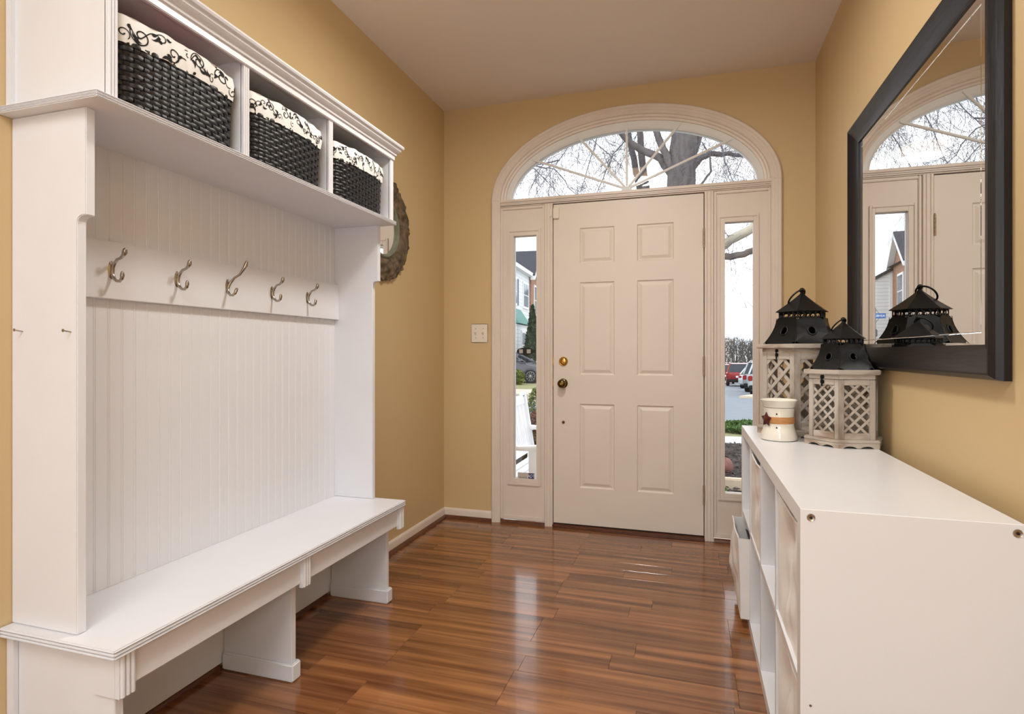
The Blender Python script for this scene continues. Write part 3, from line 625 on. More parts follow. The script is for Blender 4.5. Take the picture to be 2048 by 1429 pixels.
# ================================================================== LANTERNS
def lantern(label, cx, cy, rot, R0, zb, hb, hbody, hplate, hroof, hband, hcap, nsl, group=None, latch_side=5):
    rt = T('candle_lantern', label, 'lantern', (cx, cy, zb), group)
    def V(r_, k, z): a = R(rot + 60 * k); return Vector((cx + r_ * math.cos(a), cy + r_ * math.sin(a), z))
    def hexa(r_, z): return [V(r_, k, z) for k in range(6)]
    ap = math.cos(R(30))
    # base board with scalloped skirt between six feet
    m = MB(); top = hexa(R0, zb + hb); m.add(top + hexa(R0, zb + hb * .62), [tuple(range(6)), (11, 10, 9, 8, 7, 6)] + [(i, (i + 1) % 6, 6 + (i + 1) % 6, 6 + i) for i in range(6)])
    bo = m.obj('base_board', m_lanh, rt, bevel=.003)
    for k in range(6):
        p, q = V(R0 * .985, k, 0), V(R0 * .985, k + 1, 0); nrm = ((p + q) / 2 - Vector((cx, cy, 0))); nrm.normalize(); nrm *= -.012
        n_ = 24; vs = []
        for i in range(n_ + 1):
            u = i / n_; c_ = p.lerp(q, u)
            e = min(u, 1 - u); zz = zb if e < .13 else zb + hb * (.14 + .16 * abs(math.sin((e - .13) * 10)))
            if e > .44: zz = zb + hb * .05
            for off in (Vector(), nrm):
                vs += [(c_.x + off.x, c_.y + off.y, zz), (c_.x + off.x, c_.y + off.y, zb + hb * .66)]
        fs = []
        for i in range(n_):
            o = 4 * i; fs += [(o, o + 4, o + 5, o + 1), (o + 2, o + 3, o + 7, o + 6), (o, o + 2, o + 6, o + 4)]
        MB().add(vs, fs + [(0, 1, 3, 2), (4 * n_, 4 * n_ + 2, 4 * n_ + 3, 4 * n_ + 1)]).obj('scalloped_skirt', m_lanh, bo)
    rb = R0 * .87; z0 = zb + hb; z1 = z0 + hbody; pwid = R0 * .13; pt = .011 * R0 / .14
    for k in range(6):
        A, B = V(rb, k, 0), V(rb, k + 1, 0); ex = (B - A).normalized(); L_ = (B - A).length
        nv = ((A + B) / 2 - Vector((cx, cy, 0))).normalized()
        def q(u, d, z): p = A + ex * u - nv * d; return (p.x, p.y, z)
        def bar(u0, u1, za, zb_, d0=0, d1=pt): return MB().hull8([q(u0, d0, za), q(u1, d0, za), q(u1, d1, za), q(u0, d1, za)], [q(u0, d0, zb_), q(u1, d0, zb_), q(u1, d1, zb_), q(u0, d1, zb_)])
        hr = hbody * .105
        dr = bar(.0005, pwid, z0, z1 - .018).obj('door_stile', m_lan, rt, bevel=.0015); bar(L_ - pwid, L_ - .0005, z0, z1 - .018).obj('door_stile', m_lan, rt, bevel=.0015)
        bar(pwid, L_ - pwid, z0, z0 + hr, .0006).obj('bottom_rail', m_lanh, rt, bevel=.0015); bar(pwid, L_ - pwid, z1 - hr * .8 - .018, z1 - .018, .0006).obj('top_rail', m_lanh, rt, bevel=.0015)
        bar(.0005, L_ - .0005, z1 - .0165, z1).obj('collar_rail', m_lanh, rt, bevel=.0012)
        # lattice: two layers of diagonal slats clipped to the opening
        u0, u1, za, zb_ = pwid - .001, L_ - pwid + .001, z0 + hr - .001, z1 - hr * .8 - .017
        W, H = u1 - u0, zb_ - za; st = W / nsl * 2.0; sl = W / nsl * .21
        for lay, sg in ((0, 1), (1, -1)):
            c_ = -H + st * .25
            while c_ < W + H:
                # line: u = c + sg'*(z): layer 0 rises right, layer 1 rises left
                pts = []
                for side in (-1, 1):
                    cc = c_ + side * sl * 1.414 / 1
                    lo_z = max(0, -cc) if sg > 0 else max(0, cc - W); hi_z = min(H, W - cc) if sg > 0 else min(H, cc)
                    if hi_z - lo_z < .006: pts = None; break
                    pts.append((cc + sg * lo_z, lo_z)); pts.append((cc + sg * hi_z, hi_z))
                if pts:
                    d0 = pt * (.22 + .28 * lay); d1 = d0 + pt * .26
                    (a0, a1), (b0, b1), (c0_, c1_), (e0, e1) = pts[0], pts[1], pts[2], pts[3]
                    MB().hull8([q(u0 + a0, d0, za + a1), q(u0 + c0_, d0, za + c1_), q(u0 + e0, d0, za + e1), q(u0 + b0, d0, za + b1)],
                               [q(u0 + a0, d1, za + a1), q(u0 + c0_, d1, za + c1_), q(u0 + e0, d1, za + e1), q(u0 + b0, d1, za + b1)]).obj('lattice_slat', m_lan, rt)
                c_ += st
        if k == latch_side:
            um = L_ * .47
            lt = bar(um - .008, um + .008, z1 - .016, z1 - .003, -.004, 0).obj('latch', m_iron, rt, bevel=.003, label='small black iron latch')
            bar(um - .008, um + .008, z1 - .034, z1 - .020, -.004, 0).obj('latch_plate', m_iron, lt, bevel=.003); bar(um - .003, um + .003, z1 - .044, z1 - .012, -.006, -.003).obj('latch_hook', m_iron, lt, bevel=.001)
    zp = z1 + hplate
    MB().add(hexa(R0, z1) + hexa(R0 * 1.01, zp), [(5, 4, 3, 2, 1, 0), tuple(range(6, 12))] + [(i, (i + 1) % 6, 6 + (i + 1) % 6, 6 + i) for i in range(6)]).obj('top_board', m_lanh, rt, bevel=.0025)
    # flared lower roof, a round vent in every face
    ra, rb2 = R0 * .845, R0 * .555; zr = zp + hroof
    def rad(v): return rb2 + (ra - rb2) * (1 - v) ** 1.75
    for k in range(6):
        def F(u, v):
            r_ = rad(v); A, B = V(r_, k, 0), V(r_, k + 1, 0); p = A.lerp(B, (u + 1) / 2); return (p.x, p.y, zp + hroof * v)
        hc, hr_ = .50, .18; nn = 24; rings_ = []
        asp = (ra + rb2) / 2 / hroof
        for s_ in range(7):
            row = []
            for i in range(nn):
                a = 2 * math.pi * (i + .5) / nn; du, dv = math.cos(a), math.sin(a)
                hu, hv = hr_ * du * 1.5, hc + hr_ * dv * asp * .75
                t_ = min(1 / abs(du) if abs(du) > 1e-6 else 9, (.5 / abs(dv)) if abs(dv) > 1e-6 else 9)
                eu, ev = du * t_, hc + dv * t_
                w_ = s_ / 6; row.append(F(hu + (eu - hu) * w_, hv + (ev - hv) * w_))
            rings_ += row
        m = MB().add(rings_, [(s_ * nn + i, s_ * nn + (i + 1) % nn, (s_ + 1) * nn + (i + 1) % nn, (s_ + 1) * nn + i) for s_ in range(6) for i in range(nn)])
        for cu in (-1, 1):
            for cv in (0, 1):      # fill the four corners cut by the ray fan
                pass
        fp = m.obj('roof_face', m_iron, rt)
        rp_ = [Vector(F(hr_ * 1.5 * math.cos(2 * math.pi * i / 20), hc + hr_ * asp * .75 * math.sin(2 * math.pi * i / 20))) for i in range(20)]
        MB().tube(rp_, .0032 * R0 / .14, 8, closed=True).obj('vent_ring', m_iron, fp, smooth=60)
    for k in range(6): MB().tube([V(rad(v / 6), k, zp + hroof * v / 6) for v in range(7)], .0013, 6).obj('roof_seam', m_iron, rt)
    # pierced band
    m = MB(); rbn = R0 * .50; nrg = 4
    m.add(hexa(R0 * .555, zr) + hexa(rbn * .9, zr + .001), [(i, (i + 1) % 6, 6 + (i + 1) % 6, 6 + i) for i in range(6)])
    for k in range(6):
        A, B = V(rbn, k, zr), V(rbn, k + 1, zr); e_ = (B - A) / nrg
        for i in range(nrg):
            c_ = A + e_ * (i + .5); rr_ = e_.length * .5
            m.tube([c_ + e_.normalized() * rr_ * math.cos(t * math.pi / 6) + Vector((0, 0, hband * .5 + hband * .44 * math.sin(t * math.pi / 6))) for t in range(12)], .0016 * R0 / .14, 6, closed=True)
            m.tube([c_ + Vector((0, 0, 0)), c_ + Vector((0, 0, hband * .35))], .0016, 6); m.tube([c_ + e_ * .5, c_ + e_ * .5 + Vector((0, 0, hband))], .002, 6)
        m.tube([A, B], .002, 6); m.tube([A + Vector((0, 0, hband)), B + Vector((0, 0, hband))], .002, 6)
    m.obj('fretwork_band', m_iron, rt, smooth=60)
    zk = zr + hband; m = MB(); prev = None; rows = []
    for v in range(9):
        t_ = v / 8; rows.append(hexa(max(.004, R0 * .585 * (1 - t_) ** 1.15), zk + hcap * t_))
    m.add([p for r_ in rows for p in r_], [(6 * s_ + i, 6 * s_ + (i + 1) % 6, 6 * s_ + 6 + (i + 1) % 6, 6 * s_ + 6 + i) for s_ in range(8) for i in range(6)] + [tuple(range(48, 54))])
    cap = m.obj('roof_cap', m_iron, rt)
    sc_ = R0 / .14
    MB().ball((cx, cy, zk + hcap + .004 * sc_), .0085 * sc_, 12).obj('finial', m_iron, rt, smooth=60)
    rg2 = .031 * sc_; cc = Vector((cx - .016 * sc_, cy - .004, zk + hcap - .018 * sc_)); d1 = Vector((.62, -.3, .72)).normalized(); d2 = Vector((.55, .82, -.12)).normalized()
    d2 = (d2 - d1 * d1.dot(d2)).normalized()
    MB().tube([cc + d1 * rg2 * math.cos(2 * math.pi * i / 28) + d2 * rg2 * .9 * math.sin(2 * math.pi * i / 28) for i in range(28)], .0028 * sc_, 8, closed=True).obj('carry_ring', m_iron, rt, smooth=60)
lantern('smaller whitewashed lattice lantern with black roof standing under the wall mirror', .5435, 2.402, 251, .140, .780, .029, .231, .017, .094, .019, .068, 4.4)
lantern('taller whitewashed lattice lantern with black roof behind the wax warmer', .4500, 2.6700, 251, .184, .780, .032, .324, .018, .108, .027, .086, 3.7)

# ================================================================== WAX WARMER
wx, wy = .330, 2.440
wm = T('wax_warmer', 'cream ceramic wax warmer with wooden band and dark red star', 'wax warmer', (wx, wy, .780))
MB().lathe([(.0001, 0), (.058, 0), (.065, .004), (.066, .016), (.064, .021), (.0645, .024), (.058, .040), (.0545, .056), (.054, .090), (.0545, .118), (.056, .126), (.050, .126), (.050, .05), (.0001, .05)], 48, (wx, wy, .780)).obj('warmer_body', m_cer, wm, smooth=40)
MB().lathe([(.053, .127), (.056, .128), (.0595, .142), (.065, .151), (.0665, .155), (.064, .157), (.058, .150), (.050, .140), (.0001, .138)], 48, (wx, wy, .780)).obj('melting_dish', m_cer, wm, smooth=50)
MB().lathe([(.0542, .066), (.0566, .067), (.0566, .091), (.0542, .092)], 48, (wx, wy, .780)).obj('wood_band', m_oran, wm, smooth=40, label='orange wooden band')
vd = Vector((-wx, -wy, 0)).normalized()
def on_cyl(deg, r_, z):
    a = math.atan2(vd.y, vd.x) + R(deg); return Vector((wx + r_ * math.cos(a), wy + r_ * math.sin(a), .780 + z)), Vector((math.cos(a), math.sin(a), 0))
for z in (.104, .052):
    c_, nrm = on_cyl(-8, .0535 if z > .08 else .0552, z); MB().ball(tuple(c_), .0032, 10).obj('vent_hole', m_black, wm, smooth=60)
c_, nrm = on_cyl(-50, .0575, .081); tx = Vector((-nrm.y, nrm.x, 0)); st = MB(); up_ = Vector((0, 0, 1))
for k in range(5):
    a = R(90 + 72 * k); d = tx * math.cos(a) + up_ * math.sin(a); s2 = tx * math.cos(a + R(36)) + up_ * math.sin(a + R(36)); s3 = tx * math.cos(a - R(36)) + up_ * math.sin(a - R(36))
    tip = c_ + d * .030; st.add([c_ + nrm * .010, tip, c_ + s2 * .018, c_ + s3 * .018, c_ - nrm * .002], [(0, 1, 2), (0, 3, 1), (4, 2, 1), (4, 1, 3)])
st.obj('star_ornament', m_star, wm, label='dark red folded star ornament')
cp_ = [(wx + .05, wy + .045, .7825), (.395, 2.493, .7825), (.415, 2.500, .7825), (.432, 2.515, .7825), (.45, 2.508, .7825), (.50, 2.545, .7825), (.56, 2.575, .7825), (.625, 2.58, .7825), (.642, 2.58, .778), (.645, 2.58, .70)]
MB().tube(cp_[:2] + [(.402, 2.472, .7825), (.414, 2.4875, .7825)], .0022, 8).obj('power_cord', m_cord, wm, label='thin white power cord')

# window stickers
os_ = T('oval_sticker', 'black oval sticker with two pale squares on the sidelight glass', 'sticker', (-1.03, YF + .03, 1.10))
pc = at(1050.3, 703.2, YF + .032); ys = YF + .0325
MB().prism([(pc.x + .058 * math.cos(2 * math.pi * i / 40), pc.z + .0245 * math.sin(2 * math.pi * i / 40)) for i in range(40)], 'y', ys, ys + .0012).obj('oval_backing', m_black, os_)
for dx in (-.029, .024): MB().box(pc.x + dx - .013, pc.x + dx + .013, ys - .0006, ys, pc.z - .013, pc.z + .013).obj('pale_square', m_grey, os_)
ss = T('security_sticker', 'small beige and blue security company sticker low on the sidelight glass', 'sticker', (-1.03, YF + .03, .3))
a_, b_ = at(1035.5, 945, ys), at(1069, 960, ys)
MB().box(a_.x, b_.x, ys, ys + .001, b_.z, a_.z).obj('sticker_backing', m_stick, ss)
xs_ = a_.x + (b_.x - a_.x) * .64; MB().box(xs_, b_.x - .003, ys - .0006, ys, b_.z + .003, a_.z - .003).obj('blue_field', m_blue, ss)
def put_text(body, size, cx_, cz_, y, parent, mt, mirror=False, sx=1, shear=0):
    t = text_mesh(body, size); t.v = [(cx_ + (p[0] * sx + p[1] * shear) , y - p[2], cz_ + p[1]) for p in t.v]; return t.obj('lettering', mt, parent)
put_text('ADT', .030, (xs_ + b_.x - .003) / 2, (a_.z + b_.z) / 2, ys - .0010, ss, m_paper, sx=.78, shear=.2)
put_text('secured by', .0125, (a_.x + xs_) / 2, b_.z + .010, ys - .0006, ss, m_blue)

# ================================================================== LAMPS
def dome(label, x, y, watts, col):
    rt = T('ceiling_light', label, 'ceiling light', (x, y, ZC))
    MB().lathe([(.0001, 0), (.165, 0), (.170, -.010), (.165, -.022), (.150, -.024), (.0001, -.024)], 40, (x, y, ZC)).obj('light_base', m_abrass, rt, smooth=40)
    MB().lathe([(.150, -.024), (.145, -.045), (.12, -.07), (.075, -.088), (.0001, -.095)], 40, (x, y, ZC)).obj('glass_dome', emit_mat('lamp_glass', (255, 214, 160), 4), rt, smooth=60)
    l = bpy.data.lights.new('lamp_bulb', 'AREA'); l.shape = 'DISK'; l.size = .30; l.energy = watts; l.color = col; l.spread = math.pi
    o = bpy.data.objects.new('lamp_bulb', l); C.objects.link(o); o.parent = rt; o.location = (0, 0, -.105)
dome('round flush ceiling light above the entry floor', -.42, 2.02, 24, (.98, .95, .90))
def fill_panel(label, x, y, wx_, wy_, watts, col):  # unseen panels added to brighten the hall evenly
    rt = T('fill_panel_light', label, 'ceiling light', (x, y, ZC))
    MB().frame((x - wx_ / 2 - .02, x + wx_ / 2 + .02, 0, 1), (x - wx_ / 2, x + wx_ / 2, .001, .999), 0, 1).xf(Matrix(((1, 0, 0, 0), (0, 0, wy_ + .04, y - wy_ / 2 - .02), (0, .03, 0, ZC - .03), (0, 0, 0, 1)))).obj('panel_rim', m_vinyl, rt)
    MB().box(x - wx_ / 2, x + wx_ / 2, y - wy_ / 2, y + wy_ / 2, ZC - .02, ZC).obj('diffuser', emit_mat('fill_panel_glow', (255, 250, 244), 2), rt)
    l = bpy.data.lights.new('fill_panel_lamp', 'AREA'); l.shape = 'RECTANGLE'; l.size = wx_; l.size_y = wy_; l.energy = watts; l.color = col
    o = bpy.data.objects.new('fill_panel_lamp', l); C.objects.link(o); o.parent = rt; o.location = (0, 0, -.035)
fill_panel('square ceiling fill panel added in the hall behind the viewer', -.45, -.6, 1.2, 1.2, 31, (.84, .93, 1))
fill_panel('long ceiling fill panel added at the back of the hall', -.45, -2.05, 1.6, .6, 22, (.84, .93, 1))

flp = T('fill_lamp', 'unseen fill lamp with drum shade added behind the viewer', 'floor lamp', (.22, -1.15, 0))  # unseen lamp added behind the viewer to lighten under the shelves
MB().lathe([(.14, 0), (.14, .012), (.03, .025), (.0001, .026)], 32, (.22, -1.15, 0)).obj('lamp_base', m_abrass, flp, smooth=40)
MB().tube([(.22, -1.15, .02), (.22, -1.15, 1.45)], .011, 12).obj('pole', m_abrass, flp, smooth=40)
MB().lathe([(.20, 0), (.23, 0), (.21, .34), (.18, .34)], 40, (.22, -1.15, 1.30)).obj('lamp_shade', emit_mat('glowing_shade', (246, 250, 255), 12), flp, smooth=40)

# ================================================================== OUTSIDE
m_conc = mat('concrete', (206, 204, 200), .85, var=.12, scale=6)
m_asph = mat('asphalt', (132, 140, 148), .85, var=.15, scale=4, bump=.2)
m_lawn = mat('winter_lawn', (150, 148, 104), .95, var=.3, scale=9)
m_mulchb = mat('mulch_bed', (58, 50, 46), .95, var=.5, scale=30, bump=.6)
m_chip = mat('mulch_chip', (92, 82, 76), .9, col2=(36, 30, 28), scale=20, rnd=.3)
m_walkp = mat('pink_sidewalk', (206, 190, 174), .85, var=.1, scale=5)
m_grass = mat('grass_blades', (84, 118, 54), .8, var=.4, scale=12)
m_bark = mat('grey_bark', (112, 106, 104), .9, var=.4, scale=18, stretch=(1, 1, .3), bump=.6)
m_twig = mat('twig_bark', (112, 112, 122), .9, var=.2)
m_pale = mat('pale_limb', (196, 190, 170), .8, var=.2, scale=12)
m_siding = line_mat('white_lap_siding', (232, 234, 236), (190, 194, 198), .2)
m_brick = mat('red_brick', (176, 136, 112), .85, col2=(138, 96, 78), scale=14, lo=.42, hi=.58, stretch=(1, 1, 2.4))
m_shing = mat('dark_shingle', (70, 72, 80), .9, var=.3, scale=14)
m_teal = mat('copper_green_roof', (96, 150, 142), .6, var=.2)
m_pane = mat('dark_window_pane', (112, 126, 140), .15, var=.3, scale=2)
m_shutter = mat('slate_shutter', (96, 108, 122), .7)
m_htrim = mat('white_house_trim', (240, 240, 240), .6)
m_ever = mat('evergreen_needles', (54, 78, 48), .9, var=.5, scale=6)
m_bushg = mat('yellow_green_leaves', (128, 140, 70), .85, var=.45, scale=6)
m_bushr = mat('rust_leaves', (126, 84, 62), .9, var=.45, scale=6)
m_bushb = mat('brown_leaves', (104, 88, 62), .9, var=.45, scale=6)
m_tire = mat('tyre_rubber', (26, 26, 28), .8)
m_rim = mat('alloy_rim', (176, 178, 182), .3, .7)
m_cglass = mat('car_glass', (44, 54, 62), .08)
m_tail = mat('tail_lamp_red', (150, 20, 20), .25)
m_porch = mat('porch_white_paint', (240, 241, 243), .45, var=.03)
m_stone = mat('red_stone', (140, 92, 84), .85, var=.3, scale=14)
m_edge = mat('tan_concrete_edging', (222, 204, 178), .85, var=.1, scale=14)
m_stopb = mat('sign_back_grey', (84, 86, 92), .5, .3)
m_brush = mat('bare_brush', (118, 112, 106), .95, var=.35, scale=8)

def gz(y): return -.12 - .10 * (y - 3.8) / 5.2 if y < 9 else (-.22 - .13 * (y - 9) / 3.5 if y < 12.5 else -.35 - .0307 * (y - 12.5))
def strip(name, x0, x1, ys_, mt, label, cat, dz=0, th_=.4, n=1):
    m = MB(); vs = []
    for y in ys_: vs += [(x0, y, gz(y) + dz), (x1, y, gz(y) + dz), (x0, y, gz(y) + dz - th_), (x1, y, gz(y) + dz - th_)]
    fs = []
    for i in range(len(ys_) - 1):
        o = 4 * i; fs += [(o, o + 1, o + 5, o + 4), (o + 2, o + 6, o + 7, o + 3), (o, o + 4, o + 6, o + 2), (o + 1, o + 3, o + 7, o + 5)]
    k = 4 * (len(ys_) - 1)
    return m.add(vs, fs + [(0, 2, 3, 1), (k, k + 1, k + 3, k + 2)]).obj(name, mt, label=label, cat=cat, kind='structure')
strip('ground_mulch', -6, 8, [3.75, 9.0], m_mulchb, 'dark mulch bed beside the front porch', 'mulch bed')
strip('ground_walk', -9, 12, [9.0, 9.95], m_conc, 'pale concrete walk crossing beyond the mulch bed', 'walkway', .01)
strip('ground_verge', -12, 14, [9.95, 12.5], m_lawn, 'grass verge between walk and street', 'lawn')
strip('ground_street', -40, 40, [12.5, 30, 60, 110], m_asph, 'grey asphalt street and parking lot', 'street', -.06)
def flat(name, poly, z, mt, label, cat): return MB().prism(poly, 'z', z - .6, z).obj(name, mt, label=label, cat=cat, kind='structure')
flat('ground_sidewalk', [(-30, 19.1), (-2.6, 19.1), (-2.6, 21.7), (-30, 21.7)], -.325, m_walkp, 'pinkish sidewalk across the street', 'sidewalk')
flat('ground_lawn', [(-30, 21.7), (-2.6, 21.7), (-2.6, 60), (-30, 60)], -.31, m_lawn, 'dry lawn in front of the town house', 'lawn')
flat('porch_floor', [(-3.2, 3.75), (.10, 3.75), (.10, 5.25), (-3.2, 5.25)], -.08, m_conc, 'concrete porch slab outside the entry door', 'porch')
# parking island
pi_ = [(2.0, 26.2), (5, 25.2), (5, 27.8), (2.6, 27.4)]
MB().prism(pi_, 'z', gz(27) - .3, gz(26.5) + .04).obj('ground_island', m_edge, label='tan kerbed island beside the parked cars', cat='kerb', kind='structure')
rg = random.Random(5)
ch = MB()
for i in range(2600):
    y = rg.uniform(4.4, 8.95); x = rg.uniform(.14, 1.5) if y < 5.3 else rg.uniform(-.2, 1.6); z = gz(y) + rg.uniform(.004, .03)
    a = rg.uniform(0, 3.14); l_, w_ = rg.uniform(.015, .04), rg.uniform(.006, .014); t_ = rg.uniform(-.5, .5)
    d = Vector((math.cos(a), math.sin(a), t_)).normalized() * l_; s_ = Vector((-math.sin(a), math.cos(a), rg.uniform(-.4, .4))) * w_; p = Vector((x, y, z)); u_ = Vector((0, 0, .005))
    ch.add([p - d - s_, p + d - s_, p + d + s_, p - d + s_, p + u_ - d * .7, p + u_ + d * .7], [(0, 1, 5, 4), (1, 2, 5), (2, 3, 4, 5), (3, 0, 4), (3, 2, 1, 0)])
ch.obj('mulch_chips', m_chip, label='loose shredded bark mulch in the bed', cat='mulch', kind='stuff')
st_ = MB(); st_.grid(lambda u, v: (.34 + .10 * math.cos(6.283 * u) * math.sin(math.pi * v) * (1 + .12 * math.sin(9 * u)), 6.55 + .12 * math.sin(6.283 * u) * math.sin(math.pi * v), gz(6.55) + .075 - .085 * math.cos(math.pi * v) + .01 * math.sin(20 * u)), 16, 10, True)
st_.obj('red_rock', m_stone, smooth=50, label='rounded reddish rock in the mulch bed', cat='rock', loc=(.34, 6.55, gz(6.55)))
ed = MB()
for k in range(5): ed.prism([(-.1 + .34 * k, gz(5.7) - .02), (.235 + .34 * k, gz(5.7) - .02), (.235 + .34 * k, gz(5.7) + .105), (-.1 + .34 * k, gz(5.7) + .105)], 'y', 5.68, 5.76)
ed.obj('garden_edging', m_edge, bevel=.012, label='tan concrete garden edging in the mulch bed', cat='edging', loc=(.6, 5.72, gz(5.7)))
def leaves(n_, fn, size, seed):
    rg = random.Random(seed); m = MB()
    for i in range(n_):
        p = Vector(fn(rg)); a = Vector((rg.gauss(0, 1), rg.gauss(0, 1), rg.gauss(0, 1))).normalized(); b = a.orthogonal().normalized(); s_ = size * rg.uniform(.6, 1.3)
        b.rotate(Matrix.Rotation(rg.uniform(0, 6.28), 3, a))
        m.add([p - a * s_, p + b * s_ * .45, p + a * s_, p - b * s_ * .45], [(0, 1, 2, 3)])
    return m
def shrub(name, label, x, y, z, rx, h, n_, size, mt, seed, cone=False, group=None):
    rt = T(name, label, 'shrub' if not cone else 'tree', (x, y, z), group)
    def fn(rg):
        t_ = rg.random(); a = rg.uniform(0, 6.28)
        r_ = (rx * (1 - t_) ** .8 * (1 if t_ > .08 else t_ / .08 + .2)) if cone else rx * math.sin(math.pi * (.12 + .86 * t_)) ** .6
        r_ *= rg.uniform(.55, 1) ** .5 * (1 + .12 * math.sin(5 * a + 9 * t_)); return (x + r_ * math.cos(a), y + r_ * math.sin(a), z + .03 + h * t_)
    leaves(n_, fn, size, seed).obj('foliage', mt, rt, kind='stuff')
    m = MB(); rg = random.Random(seed)
    for i in range(5 if not cone else 1):
        m.tube([(x, y, z - .03), (x + (rg.uniform(-.5, .5) * rx if not cone else 0), y + (rg.uniform(-.5, .5) * rx if not cone else 0), z + h * .8)], [.02 * (h if cone else 1), .006], 6)
    m.obj('stems', m_bark, rt)
def grd(y): return gz(y)
shrub('garden_shrub', 'yellow green shrub beyond the porch bench', *at(1074, 800, 7.6).xy, gz(7.6), .16, .80, 900, .035, m_bushg, 1)
shrub('garden_shrub', 'rust brown shrub right behind the porch bench', *at(1071, 840, 6.6).xy, gz(6.6), .15, .55, 800, .03, m_bushr, 2)
shrub('garden_shrub', 'low dull brown shrub hugging the porch edge', *at(1072, 870, 5.75).xy, gz(5.75), .13, .36, 700, .028, m_bushb, 3)
p = at(1034, 760, 24.3); shrub('garden_shrub', 'golden leaved bush in front of the parked grey sedan', p.x, p.y, -.31, .34, .62, 700, .09, m_bushg, 4)
p = at(1065, 700, 29.0); shrub('cone_evergreen', 'tall dark conical evergreen beside the brick gable', p.x, p.y, -.31, .62, 3.85, 4200, .10, m_ever, 5, True)
shrub('grass_tuft', 'green grass clump at the edge of the verge', 1.0, 10.9, gz(10.9), .55, .15, 1400, .05, m_grass, 6)
shrub('grass_tuft', 'small green sprout in the mulch below the sidelight', .26, 5.25, gz(5.25), .07, .07, 120, .02, m_grass, 7)

# porch bench, faces +X
pb = T('porch_bench', 'white slatted wooden bench on the porch outside the sidelight', 'bench', (-1.3, 4.43, -.08))
PF = -.08; bx0, bx1, by0, by1 = -1.40, -1.03, 3.90, 4.97
def tilt(z): return -.20 * max(0, z - .26) - 0
for y in (by0 + .02, by1 - .02):
    MB().hull8([(bx0, y - .025, PF), (bx0 + .055, y - .025, PF), (bx0 + .055, y + .025, PF), (bx0, y + .025, PF)], [(bx0 + .02, y - .025, .26), (bx0 + .075, y - .025, .26), (bx0 + .075, y + .025, .26), (bx0 + .02, y + .025, .26)]).obj('rear_leg', m_porch, pb, bevel=.005)
    q = MB(); c0_ = [(bx0 + .02 , y - .025, .26), (bx0 + .075, y - .025, .26), (bx0 + .075, y + .025, .26), (bx0 + .02, y + .025, .26)]
    q.hull8(c0_, [(v[0] - .08, v[1], .74) for v in c0_]); q.tube([(bx0 - .033, y - .025, .74), (bx0 - .033, y + .025, .74)], .0275, 14)
    q.obj('back_post', m_porch, pb, bevel=.004)
    MB().box(bx1 - .055, bx1, y - .0275, y + .0275, PF, .435).obj('front_leg', m_porch, pb, bevel=.005)
    m = MB(); ap_ = [(bx0 + .03, .470), (bx1 - .12, .452), (bx1 + .0, .462), (bx1 + .03, .452), (bx1 + .03, .425), (bx1 - .02, .425), (bx1 - .12, .425), (bx0 + .03, .440)]
    m.prism(ap_, 'y', y - .045, y + .045); m.obj('arm_rest', m_porch, pb, bevel=.008)
    MB().box(bx0 + .05, bx1 - .05, y - .02, y + .02, .14, .20).obj('side_rail', m_porch, pb, bevel=.004)
for i in range(4): MB().box(bx0 + .07 + .078 * i, bx0 + .134 + .078 * i, by0, by1, .20, .222).obj('seat_slat', m_porch, pb, bevel=.004)
def bk(z): return bx0 + .045 - .08 * (z - .26) / .48
for za, zb_ in ((.25, .32), (.66, .735)):
    MB().hull8([(bk(za) - .015, by0 + .04, za), (bk(za) + .015, by0 + .04, za), (bk(za) + .015, by1 - .04, za), (bk(za) - .015, by1 - .04, za)], [(bk(zb_) - .015, by0 + .04, zb_), (bk(zb_) + .015, by0 + .04, zb_), (bk(zb_) + .015, by1 - .04, zb_), (bk(zb_) - .015, by1 - .04, zb_)]).obj('back_rail', m_porch, pb, bevel=.004)
for i in range(9):
    y = by0 + .095 + .11 * i
    MB().hull8([(bk(.32) - .008, y - .032, .315), (bk(.32) + .008, y - .032, .315), (bk(.32) + .008, y + .032, .315), (bk(.32) - .008, y + .032, .315)], [(bk(.66) - .008, y - .032, .665), (bk(.66) + .008, y - .032, .665), (bk(.66) + .008, y + .032, .665), (bk(.66) - .008, y + .032, .665)]).obj('back_slat', m_porch, pb, bevel=.003)

